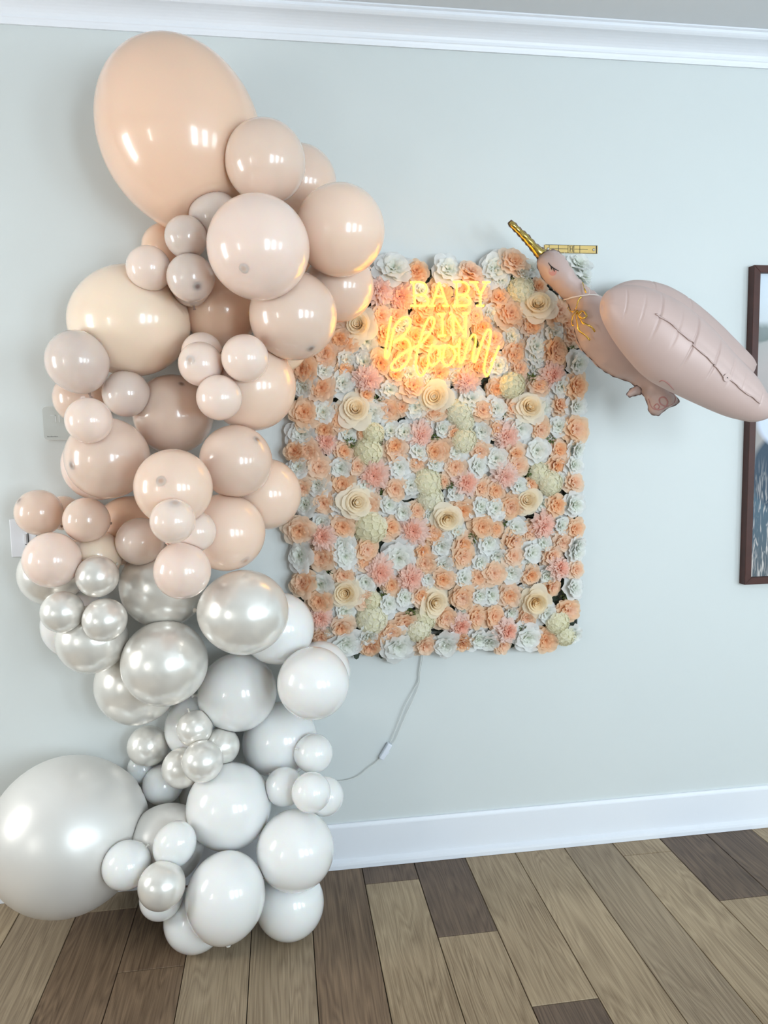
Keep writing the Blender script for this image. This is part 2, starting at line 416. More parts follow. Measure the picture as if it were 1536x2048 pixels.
# cx, cy, rx, ry, colour, rank (back to front), options, label
BAL = [
 (357,264,172,188,'P',1,dict(e=1.10,ang=112),'giant peach balloon crowning the garland, the tallest one'),
 (530,322,84,86,'T',3,{},'nude balloon pressed against the giant peach balloon, above the big pale blush one'),
 (600,364,76,76,'T',1,{},'nude balloon half hidden behind its nude twin beside the giant peach balloon'),
 (516,493,103,109,'B',4,dict(tip=(488,537)),'large pale blush balloon at the front of the garland top, faint tip spot'),
 (680,459,89,96,'S',3,dict(minw=.11),'large beige-blush balloon above the neon-lit flowers, with a yellow reflection along its lower rim'),
 (586,630,89,90,'T',3,dict(tip=(622,697),minw=.11),'nude balloon with dark tip spot, below the large pale blush balloon'),
 (678,572,71,71,'T',1,dict(minw=.11),'nude balloon tucked behind the beige-blush one, closest to the neon sign'),
 (430,434,54,54,'G',2,{},'taupe balloon wedged under the giant peach balloon, mostly hidden'),
 (372,474,44,44,'G',4,{},'small taupe balloon above its twin with the dark tip spot'),
 (330,494,48,48,'P',2,{},'small peach balloon peeking out behind the small taupe and blush trio'),
 (297,536,45,47,'B',4,{},'small pale blush balloon in the trio with two small taupe ones'),
 (381,555,48,50,'G',5,dict(tip=(395,573)),'small taupe balloon with a dark round tip spot, over the cream-peach giant'),
 (380,570,42,42,'G',3,{},'taupe balloon almost wholly hidden behind the spotted small taupe one'),
 (258,640,125,111,'Q',2,dict(e=1.06,ang=0),'very large cream-peach balloon under the small taupe and blush trio'),
 (444,618,78,72,'P',1,{},'peach balloon deep between the cream-peach giant and the spotted nude one'),
 (404,706,42,42,'B',4,{},'small blush balloon hidden behind the trio of small blush balloons'),
 (401,728,45,45,'B',5,dict(tip=(380,720)),'small blush balloon with faint tip spot in the upper blush trio'),
 (490,716,49,47,'B',5,{},'small blush balloon of the upper blush trio, beside the spotted nude balloon'),
 (438,795,46,46,'B',5,{},'small blush balloon, lowest of the upper blush trio'),
 (502,772,88,92,'S',2,{},'large peach-blush balloon behind the upper blush trio'),
 (562,690,56,52,'Q',1,dict(minw=.10),'cream-peach balloon peeking out beneath the spotted nude balloon'),
 (154,722,62,67,'G',4,dict(tip=(132,660)),'pale taupe balloon upright above the thermostat'),
 (158,796,53,52,'T',1,{},'nude balloon hidden behind the pale taupe one, overlapping the thermostat'),
 (252,787,51,45,'G',4,{},'small taupe balloon lying between the pale taupe and the nude spotted ones'),
 (177,841,47,48,'B',5,{},'small pale blush balloon beside the thermostat'),
 (346,828,81,80,'T',3,dict(tip=(363,768)),'nude balloon with its tip spot turned upwards, in the middle of the garland'),
 (213,916,88,80,'T',3,dict(tip=(143,931)),'large nude balloon below the thermostat, dark tip spot on its outer side'),
 (346,975,77,80,'S',5,dict(tip=(322,962)),'round peach-blush balloon at the very front of the garland middle'),
 (471,922,75,71,'T',4,dict(tip=(514,879)),'nude balloon with tip spot towards the flower wall'),
 (530,988,71,73,'S',1,dict(minw=.10),'peach-blush balloon nearest the middle of the flower wall'),
 (196,930,72,74,'B',0,{},'blush balloon peeking out under the large nude one with outer tip spot'),
 (77,1025,50,46,'T',5,dict(tip=(38,1001)),'small nude balloon sticking out over the light switch'),
 (126,1026,37,35,'S',3,{},'tiny peach-blush balloon between the two small nude ones'),
 (172,1040,50,43,'T',4,{},'small nude balloon beside the nude pair over the light switch'),
 (103,1120,57,59,'B',5,{},'blush balloon below the light switch, in front of a white one'),
 (260,1062,70,74,'P',1,{},'peach balloon in shade behind the lower blush cluster'),
 (452,1065,78,78,'S',3,dict(tip=(491,1121)),'large peach-blush balloon beside the flower wall, above the pearl ones'),
 (280,1083,51,47,'B',5,{},'small blush balloon of the lower cluster, beside the shaded peach one'),
 (345,1042,45,46,'B',6,dict(tip=(350,1006)),'small blush balloon topping the lower blush cluster'),
 (390,1063,42,42,'B',4,{},'small blush balloon at the back of the lower blush cluster'),
 (364,1142,57,58,'B',6,dict(tip=(378,1195)),'blush balloon hanging lowest of the lower cluster, over the pearl ones'),
 (190,1112,55,52,'Q',2,{},'cream balloon almost hidden above the small pearl trio'),
 (101,1148,66,66,'L',2,{},'pearl white balloon behind the blush one below the light switch'),
 (194,1153,43,43,'L',5,{},'small pearl balloon, topmost of the upper pearl trio'),
 (124,1224,44,43,'L',5,{},'small pearl balloon of the upper pearl trio, jutting out over the bare wall'),
 (209,1240,45,45,'L',6,{},'small pearl balloon of the upper pearl trio, nearest the large pearl ones'),
 (325,1172,91,82,'L',3,{},'large pearl balloon right under the lower blush cluster'),
 (487,1225,90,85,'L',4,dict(e=1.04,ang=0),'large pearl balloon with bright double highlight, below the peach-blush ones'),
 (556,1257,71,74,'W',2,dict(minw=.10),'white balloon half behind the large pearl one, touching the flower wall corner'),
 (150,1250,71,66,'W',1,{},'white balloon behind the upper pearl trio'),
 (182,1279,71,71,'L',3,{},'pearl balloon under the upper pearl trio'),
 (328,1327,88,87,'L',5,{},'large pearl balloon at the centre of the pearl section'),
 (272,1368,84,85,'L',2,{},'large pearl balloon partly behind the central pearl one'),
 (475,1385,80,78,'W',4,{},'large white balloon beside the central large pearl balloon'),
 (626,1367,73,73,'W',4,dict(minw=.10),'white balloon below the bottom corner of the flower wall'),
 (640,1344,62,61,'W',1,dict(minw=.09),'white balloon peeking out behind the one below the flower wall corner'),
 (395,1455,68,66,'W',2,{},'white balloon behind the small pearl cluster'),
 (560,1480,73,78,'W',3,{},'white balloon above the cluster of four small white ones'),
 (295,1492,41,42,'L',4,{},'small pearl balloon at the outer side of the lower pearl cluster'),
 (285,1537,32,31,'W',2,{},'tiny white balloon beneath the outer small pearl one'),
 (389,1457,38,35,'L',5,{},'small pearl balloon topping the lower pearl cluster'),
 (442,1493,38,38,'L',4,{},'small pearl balloon of the lower pearl cluster, nearest the large white ones'),
 (364,1536,41,42,'L',5,{},'small pearl balloon behind the front one of the lower pearl cluster'),
 (405,1523,42,43,'L',6,{},'small pearl balloon at the front of the lower pearl cluster'),
 (325,1570,40,43,'W',4,{},'small white balloon under the lower pearl cluster'),
 (392,1590,36,34,'W',2,{},'small white balloon squeezed behind the big white one below the pearl cluster'),
 (457,1614,85,91,'W',4,{},'very large white balloon beneath the lower pearl cluster'),
 (627,1507,39,40,'W',5,{},'small white balloon on top of the small white cluster by the cord'),
 (569,1574,39,40,'W',5,{},'small white balloon of the small white cluster, nearest the very large white one'),
 (622,1585,39,42,'W',6,{},'small white balloon at the front of the small white cluster'),
 (649,1593,38,41,'W',4,dict(mind=0.27),'small white balloon at the back of the small white cluster, where the cord ends'),
 (130,1675,163,166,'C',1,{},'giant ivory pearl balloon at the foot of the garland, against the wall'),
 (330,1690,82,80,'C',2,{},'ivory pearl balloon half hidden behind the white trio near the floor'),
 (252,1731,52,49,'W',5,{},'small white balloon touching the giant ivory pearl balloon'),
 (349,1690,44,49,'W',4,dict(e=1.1,ang=62),'small oval white balloon above the single low pearl one'),
 (323,1772,50,50,'L',6,{},'small pearl balloon in the white trio near the floor'),
 (322,1796,47,45,'W',4,{},'small white balloon underneath the single low pearl one'),
 (450,1797,83,94,'W',4,dict(e=1.10,ang=80),'tall oval white balloon at the foot of the garland'),
 (590,1702,80,83,'W',5,{},'large white balloon in front of the baseboard'),
 (579,1808,73,73,'W',2,dict(floor=1),'white balloon on the floor beneath the one before the baseboard'),
 (390,1840,66,68,'W',1,dict(floor=1),'white balloon on the floor behind the tall oval one'),
]
SPINE = [(330,300),(520,420),(580,560),(400,680),(330,800),(340,940),(300,1060),(320,1180),(330,1320),(450,1400),(450,1560),(500,1700),(450,1840)]
B = []
for bi, (cx, cy, rx, ry, colr, rank, opt, label) in enumerate(BAL):
    gm = math.sqrt(rx*ry)
    ux, uy = cx-768, cy-1024
    rho = math.hypot(ux, uy)/F
    phi = math.atan(rho); al = math.atan(gm*math.cos(phi)**1.5/F)
    for _ in range(20):                          # the image of a sphere is centred a little outside its centre
        phi += (rho-0.5*(math.tan(phi+al)+math.tan(phi-al)))*math.cos(phi)**2
        al = math.atan(gm*math.cos(phi)**1.5/F)
    k = math.tan(phi)/rho if rho > 1e-6 else 1
    B.append(dict(i=bi, dir=ray(768+ux*k, 1024+uy*k), al=al, c=colr, rank=rank, opt=opt, label=label, px=(cx, cy)))
def ball_at(b, d):
    t = (-d-CAM.y)/b['dir'].y
    return CAM + b['dir']*t, t*math.sin(b['al'])
placed = []
PRESS = 0.86
for b in sorted(B, key=lambda q: q['rank']):
    d = 0.03; fl = b['opt'].get('floor')
    if fl:
        ds = np.arange(0.05, 1.2, 0.002)
        d = float(min(ds, key=lambda q: abs(ball_at(b, q)[0].z-ball_at(b, q)[1]*0.99)))
    else:                                        # in front of what it hides in the photograph
        for q in placed:
            if q['rank'] < b['rank'] and b['dir'].angle(q['dir']) < 0.96*(b['al']+q['al']): d = max(d, q['d']+0.01)
    while True:
        c, r = ball_at(b, d)
        ok = d >= max(0.95*r + b['opt'].get('minw', 0), b['opt'].get('mind', 0)) and c.z >= 0.97*r
        if ok and not fl:
            ok = all((c-q['co']).length >= PRESS*(r+q['r']) for q in placed)
        if ok or d > 1.5 or fl: break
        d += 0.004
    b['d'] = d; b['co'], b['r'] = c, r
    placed.append(b)
for b in B:
    print('BAL %2d %s rank%d d=%.2f r=%.3f z=%.2f' % (b['i'], b['c'], b['rank'], b['d'], b['r'], b['co'].z))
SP3 = [at(x, y, 0.16) for x, y in SPINE]
def axis_of(b):
    o = b['opt']; c, r = b['co'], b['r']
    if 'tip' in o:
        v = ray(*o['tip']); oc = CAM-c
        bb = v.dot(oc); disc = bb*bb-(oc.length_squared-r*r)
        t = -bb-math.sqrt(max(disc, 0))
        return (CAM+v*t-c).normalized()
    if 'ang' in o:
        a = math.radians(o['ang'])
        return (CR*math.cos(a)+CU*math.sin(a)-CF*0.25).normalized()
    sp = min(SP3, key=lambda s: (s-c).length)
    v = (c-sp).normalized()
    v = v + Vector((0, -0.35, 0.0)) + Vector(rng.normal(0, 0.12, 3))
    return v.normalized()
def balloon(b):
    NS, NR = 56, 36
    c, r = b['co'], b['r']; ax = axis_of(b); e = b['opt'].get('e', 1.0)
    side = 1.0/math.sqrt(e) if e > 1 else 1.0
    R = ax.to_track_quat('Z', 'Y').to_matrix()
    V = [Vector((0, 0, 1))]
    for i in range(1, NR):
        th = PI*i/NR
        for k in range(NS):
            p = 2*PI*k/NS
            V.append(Vector((math.sin(th)*math.cos(p), math.sin(th)*math.sin(p), math.cos(th))))
    V.append(Vector((0, 0, -1)))
    W = []
    for v in V:
        z = v.z*e
        s = side
        if v.z < 0:
            z *= 1.0+0.07*v.z*v.z; s *= 1-0.035*v.z*v.z
        W.append(c + R @ Vector((v.x*s, v.y*s, z))*r)
    # flat faces where neighbours press on each other
    for q in B:
        if q is b: continue
        dv = q['co']-c; L = dv.length
        if L < (r+q['r'])*1.06:
            n = dv/L; a = (L*L+r*r-q['r']**2)/(2*L); a -= 0.0006
            W = [w-n*((w-c).dot(n)-a) if (w-c).dot(n) > a else w for w in W]
    W = [Vector((w.x, min(w.y, -0.0015), max(w.z, 0.001))) for w in W]
    Fc = [(0, 1+k, 1+(k+1) % NS) for k in range(NS)]
    for i in range(NR-2):
        for k in range(NS):
            a = 1+i*NS+k; bb = 1+i*NS+(k+1) % NS
            Fc.append((a, a+NS, bb+NS, bb))
    last = len(V)-1
    Fc += [(last, last-NS+(k+1) % NS, last-NS+k) for k in range(NS)]
    o = mesh_obj('balloon', [w-c for w in W], Fc, LAT[b['c']])
    o.location = c
    if b['r'] > 0.2: cat = 'balloon'
    tag(o, b['label'], 'balloon', 'balloons of the garland')
    # tied neck with its rolled lip
    s = min(1.0, max(0.55, r/0.12))
    best = None
    for k in range(160):                         # the tied end sits in a gap between the neighbours
        if k == 0: dv = -ax
        else:
            g = Vector(rng.normal(0, 1, 3)).normalized(); dv = (-ax+g*(0.2+1.3*k/160)).normalized()
        w0 = min(W, key=lambda w: -(w-c).normalized().dot(dv))
        tipp = w0+dv*0.021*s
        clear = min([(tipp-q['co']).length-1.07*q['r']-0.008*s for q in B if q is not b] + [-tipp.y-0.008*s, tipp.z-0.008*s])
        if k and dv.dot(-ax) < -0.1: continue
        if best is None or clear > best[0]+0.004: best = (clear, dv, w0-c)
        if clear > 0.002: break
    dirn, end = best[1], best[2]
    pts = [end-dirn*0.004, end+dirn*0.003*s, end+dirn*0.008*s, end+dirn*0.011*s, end+dirn*0.018*s, end+dirn*0.020*s]
    rad = [0.009*s, 0.005*s, 0.0045*s, 0.003*s, 0.0075*s, 0.0068*s]
    if best[0] >= 0: tube('knot', pts, rad, TIP[b['c']], o, 10)
    if 'tip' in b['opt']:
        n = 18; V2 = [ax*(r*e+0.0010)]; F2 = []; fade = [1.0]
        sz = 0.006/r
        rings = ((0.45*sz, 0.0010, 1.0), (0.9*sz, 0.0007, 0.75), (1.35*sz, 0.0005, 0.3), (2.0*sz, 0.0003, 0.0))
        for th, lift, fd in rings:
            for k in range(n):
                p = 2*PI*k/n; fade.append(fd)
                V2.append(R @ Vector((math.sin(th)*math.cos(p), math.sin(th)*math.sin(p), math.cos(th)*e))*(r+lift))
        for k in range(n): F2.append((0, 1+k, 1+(k+1) % n))
        for j in range(len(rings)-1):
            for k in range(n):
                k2 = (k+1) % n; F2.append((1+j*n+k, 1+(j+1)*n+k, 1+(j+1)*n+k2, 1+j*n+k2))
        t = mesh_obj('tip', V2, F2, TIPF[b['c']], o)
        at_ = t.data.attributes.new('fade', 'FLOAT', 'POINT'); at_.data.foreach_set('value', fade)
    return o
for b in B:
    b['ob'] = balloon(b)

# ------------------------------------------------------------------ flower wall
FD = 0.055                                    # flower heads' distance from the wall
FCR = {}
FCR['A'] = (560, 500, """w 1090 180 150;p 1310 210 100;c 960 390 130;c 1150 450 130;r 750 720 130;p 960 640 110;w 600 700 80;p 620 870 130;w 830 880 120;p 1330 690 100;p 1110 640 90;w 1180 740 100;p 1010 800 100;p 1180 900 110;p 1400 560 100;w 1350 400 90;p 1290 830 100;g 1260 840 60;p 430 990 110;p 1400 880 110;p 1480 700 90""")
FCR['B'] = (860, 500, """w 170 200 140;p 380 220 120;w 620 190 150;p 800 120 140;w 880 230 80;w 680 300 90;h 870 370 130;g 800 330 70;p 1030 360 90;p 650 470 120;r 1030 530 150;p 770 610 130;w 570 620 110;w 910 600 70;p 1230 590 130;p 970 740 140;w 1180 800 120;p 1350 800 110;w 1420 150 130;w 1460 260 110;p 100 560 110;p 300 560 110;p 430 640 90;p 250 720 110;p 500 740 90;p 100 800 110;p 300 920 110;p 600 860 110;w 780 830 100;w 1010 930 120;p 1200 950 120;p 820 960 110;p 100 400 100;p 330 400 110;p 480 400 90;g 690 680 60;g 1080 300 60;w 1300 440 90;p 1300 700 90;w 960 180 90""")
FCR['C'] = (560, 690, """p 220 230 120;p 410 140 110;w 630 140 110;w 810 170 110;w 420 250 90;p 620 230 100;p 960 170 120;w 230 400 120;p 400 420 130;w 600 370 130;c 850 340 140;p 820 470 90;w 1050 430 110;p 1270 400 130;w 1440 330 80;r 720 620 150;w 890 650 110;p 230 650 130;w 410 650 120;p 580 710 120;p 1040 620 110;p 1170 600 80;w 1300 600 130;r 1480 500 150;p 1450 640 90;w 210 850 130;p 430 810 100;c 440 930 120;w 640 850 110;p 810 840 90;h 900 850 100;w 1060 830 110;w 1190 840 110;c 1350 870 140;p 1110 970 120;g 940 520 60;g 665 940 70;g 950 940 50;g 475 280 50;g 1480 870 60;p 1100 290 100;w 1250 280 90;p 1180 150 110;p 1400 190 110""")
FCR['D'] = (860, 690, """p 80 270 110;w 240 290 90;c 350 350 120;w 100 390 90;w 390 520 150;w 630 610 110;p 500 630 110;h 290 640 130;h 330 740 90;p 640 420 90;h 790 390 130;p 810 100 120;p 850 230 110;w 1010 110 130;w 1010 230 80;p 1210 100 120;c 1180 290 140;p 1040 390 110;w 1250 400 110;w 1410 180 120;p 1400 400 120;p 790 610 110;r 950 600 140;w 1080 600 110;p 1240 580 110;w 1400 590 100;w 860 800 130;p 1050 810 110;w 1230 780 120;p 1390 810 130;p 60 640 110;w 110 800 100;p 220 840 90;h 330 910 120;w 490 830 110;p 640 800 90;c 740 880 140;g 970 320 60;g 690 650 60;g 40 890 50;g 1160 900 60;g 1350 50 60;p 100 100 110;p 350 100 110;p 470 220 110;w 650 200 100;p 230 150 110;p 560 120 100""")
FCR['E'] = (560, 880, """p 150 110 100;p 280 110 110;p 370 260 130;w 180 260 100;p 610 110 100;h 840 120 130;p 1110 110 130;w 1320 110 110;p 1480 110 100;w 580 270 120;p 740 250 100;c 900 340 140;w 830 430 110;w 1140 260 120;p 1310 210 110;w 1480 230 90;p 600 420 120;w 360 430 120;p 220 460 80;r 730 600 150;p 860 620 110;w 560 610 100;p 420 600 120;w 250 620 110;w 1040 620 110;p 1100 470 110;w 1250 440 120;h 1430 400 130;h 1440 560 120;w 1180 690 90;p 1310 680 90;w 1430 720 80;p 190 860 130;w 400 790 100;c 410 930 120;p 600 830 130;h 860 850 150;w 850 770 90;p 1060 840 120;c 1280 870 140;p 1460 880 110;w 600 1000 120;g 650 920 70;g 415 370 50;g 940 510 60;g 880 950 40""")
FCR['F'] = (860, 880, """p 90 110 120;w 250 110 100;p 470 110 120;w 630 180 120;p 810 130 110;w 1020 100 130;p 1230 100 120;w 1400 90 110;w 450 250 130;p 240 260 120;p 830 240 110;p 1210 240 120;w 1370 240 100;c 350 410 130;c 720 350 130;h 1050 320 110;h 1160 420 120;p 490 460 110;p 620 480 110;w 840 440 110;p 970 420 80;w 1240 380 90;p 1370 410 100;w 240 520 100;r 160 750 140;r 930 580 130;p 310 670 120;w 480 640 120;w 620 660 110;p 770 640 110;w 1070 610 110;p 1210 620 100;w 1380 620 120;w 250 880 110;p 500 830 130;p 620 850 90;w 820 840 120;p 950 870 100;c 1090 820 130;w 1250 820 110;p 1380 850 110;p 50 920 90;w 110 1010 100;p 310 990 120;w 550 980 130;p 800 960 110;w 1080 990 110;p 1260 980 110;w 1410 1010 90;g 185 430 50;g 930 310 60;g 700 780 60;g 410 940 60;g 1300 600 50;p 130 400 70""")
FCR['G'] = (560, 1080, """w 200 150 130;p 400 160 140;w 620 150 130;p 830 90 110;p 800 200 100;w 1140 170 170;c 960 310 140;c 1260 370 130;p 1360 100 100;p 1390 220 110;w 1420 370 80;p 220 410 120;w 390 420 120;p 610 340 110;w 820 400 110;p 1070 430 100;r 630 510 140;p 380 590 120;c 390 750 110;p 810 560 100;h 890 590 100;h 880 750 150;w 1040 610 110;w 1190 550 110;p 1350 530 110;r 1480 600 140;w 620 680 110;p 590 830 120;w 460 850 80;p 390 920 100;w 630 990 130;w 850 920 100;p 870 1010 120;p 1190 800 120;p 1070 880 100;h 1380 760 120;h 1330 880 110;w 1130 1010 160;p 1390 1000 110;p 990 900 70;g 470 305 50;g 985 505 60;g 1250 690 60;g 740 910 70;p 1520 350 70;g 970 660 40""")
FCR['H'] = (860, 1080, """w 130 230 110;p 310 150 130;w 640 150 110;w 480 210 100;p 790 150 100;w 970 120 120;w 940 230 70;p 1160 150 120;c 1240 270 120;w 1390 120 100;p 1390 280 90;p 120 370 110;w 320 370 110;p 460 360 120;p 610 320 110;w 780 310 120;p 960 330 110;w 1120 340 100;p 1160 440 110;w 1370 460 110;p 310 550 120;w 470 530 100;w 580 530 100;p 760 530 120;w 900 500 80;r 1010 590 140;w 1110 700 110;p 1320 670 120;h 1230 800 120;h 1300 930 100;w 770 690 90;p 920 740 110;p 440 740 110;p 610 730 120;c 290 820 120;p 150 750 110;w 310 680 70;c 740 870 120;w 450 950 110;w 570 970 110;w 150 1000 130;p 310 980 100;w 930 930 130;p 1100 950 130;w 1370 900 90;p 690 1000 90;g 140 860 60;g 890 840 60;g 1290 530 60""")
FLOW = []
for k, (ox, oy, s) in FCR.items():
    for it in s.split(';'):
        t, x, y, r = it.split()
        FLOW.append((t, ox+float(x)*320/1536, oy+float(y)*320/1536, float(r)*320/1536))

# the corner behind the balloons goes on in the same way
for i in range(3):
    for j in range(4):
        x, y = 622+i*46+(j % 2)*10, 545+j*44
        if x+y*0.3 < 890: FLOW.append(('pwpwcp'[(i*2+j*3) % 6], x, y, 25))

def petal(L, W, cup, curl, ruffle, nu=4, nv=3, phase=0.0, frill=0.0):
    """petal rooted at the origin growing along +x, face up +z; returns verts, faces"""
    V = []; Fc = []
    for i in range(nv+1):
        t = i/nv
        half = W*0.5*math.sin(PI*min(1.0, 0.12+0.62*t))**0.8*(1.0 if t < 0.85 else 0.86)
        for j in range(nu+1):
            s = -1+2*j/nu
            x = L*t*(1-0.13*t*s*s)
            if t == 1 and frill: x += L*frill*(1 if j % 2 else -1)
            z = cup*L*t*t*0.9 - curl*L*max(0, t-0.55)**2*4 + 0.18*W*s*s*cup
            z += ruffle*L*t*math.sin(s*4.2+phase+3*t)
            V.append((x, s*half, z))
    for i in range(nv):
        for j in range(nu):
            a = i*(nu+1)+j
            Fc.append((a, a+1, a+nu+2, a+nu+1))
    return V, Fc
def ringed(layers, rnd):
    """layers: (count, base radius, height, length, width, elevation, cup, curl, ruffle, frill)"""
    V = []; Fc = []
    for n, rb, hz, L, W, elev, cup, curl, ruf, frill in layers:
        a0 = rnd.uniform(0, 6.28)
        for k in range(n):
            a = a0+2*PI*k/n+rnd.uniform(-0.22, 0.22)
            el = elev+rnd.uniform(-0.14, 0.14)
            v, f = petal(L*rnd.uniform(0.85, 1.12), W*rnd.uniform(0.85, 1.12), cup, curl, ruf, phase=rnd.uniform(0, 6), frill=frill)
            Mx = Matrix.Rotation(a, 3, 'Z') @ Matrix.Rotation(-el, 3, 'Y')
            o = len(V)
            for p in v:
                q = Mx @ Vector(p)
                V.append(q + Vector((math.cos(a)*rb, math.sin(a)*rb, hz)))
            Fc += [tuple(i+o for i in q) for q in f]
    return V, Fc
def flower_mesh(name, data, mat):
    me = bpy.data.meshes.new(name)
    me.from_pydata([tuple(v) for v in data[0]], [], data[1]); me.update()
    me.polygons.foreach_set('use_smooth', [True]*len(me.polygons))
    me.materials.append(mat)
    return me
MP_out = petal_mat('petal_peach', srgb(255, 210, 166), srgb(255, 233, 210), 1.0)
MP_in = petal_mat('petal_peach_heart', srgb(255, 192, 138), srgb(255, 220, 186), 0.7)
MW_out = petal_mat('petal_white', srgb(240, 244, 236), srgb(252, 253, 252), 0.8)
MW_in = petal_mat('petal_white_heart', srgb(230, 236, 216), srgb(250, 251, 247), 0.6)
MC_out = petal_mat('petal_pink', srgb(255, 212, 194), srgb(255, 230, 218), 1.0)
MC_in = petal_mat('petal_pink_heart', srgb(255, 196, 174), srgb(255, 220, 204), 0.8)
MR_out = petal_mat('petal_cream', srgb(255, 240, 212), srgb(255, 247, 230), 1.0)
MR_in = petal_mat('petal_cream_heart', srgb(254, 228, 180), srgb(255, 244, 220), 0.7)
MH = petal_mat('petal_hydrangea', srgb(240, 234, 200), srgb(250, 247, 228), 0.9)
MH_in = petal_mat('petal_hydrangea_eye', srgb(206, 206, 150), srgb(236, 232, 200), 0.6)
M_leaf = simple('leaf_green', srgb(92, 112, 52), 0.6, noise=0.3, scale=40)
M_dark = simple('lattice_green', srgb(30, 40, 32), 0.6, noise=0.2)
M_mat = simple('leaf_mat_green', srgb(46, 58, 44), 0.7, noise=0.3, scale=20)
rnd = random.Random(5)
VAR = {}
VAR['p'] = []; VAR['w'] = []; VAR['c'] = []; VAR['r'] = []; VAR['h'] = []; VAR['g'] = []
for v in range(4):   # unit radius flower heads, looking along +z
    o = ringed([(7, 0.05, -0.25, 1.0, 0.95, 0.12, 0.28, 0.20, 0.09, 0.0), (7, 0.05, -0.1, 0.86, 0.85, 0.38, 0.28, 0.22, 0.12, 0.0), (6, 0.04, 0.04, 0.70, 0.72, 0.62, 0.25, 0.25, 0.10, 0.0)], rnd)
    h = ringed([(6, 0.03, 0.14, 0.52, 0.55, 0.85, 0.15, 0.3, 0.14, 0.05), (5, 0.02, 0.2, 0.38, 0.38, 1.1, 0.1, 0.35, 0.12, 0.05)], rnd)
    VAR['p'].append((flower_mesh('peony', o, MP_out), flower_mesh('heart', h, MP_in)))
    o = ringed([(6, 0.05, -0.25, 1.0, 1.0, 0.15, 0.3, 0.22, 0.10, 0.0), (6, 0.05, -0.08, 0.82, 0.85, 0.55, 0.32, 0.28, 0.12, 0.0)], rnd)
    h = ringed([(6, 0.04, 0.0, 0.66, 0.62, 0.9, 0.22, 0.3, 0.12, 0.0), (5, 0.02, 0.08, 0.48, 0.42, 1.25, 0.1, 0.35, 0.12, 0.0)], rnd)
    VAR['w'].append((flower_mesh('white_bloom', o, MW_out), flower_mesh('heart', h, MW_in)))
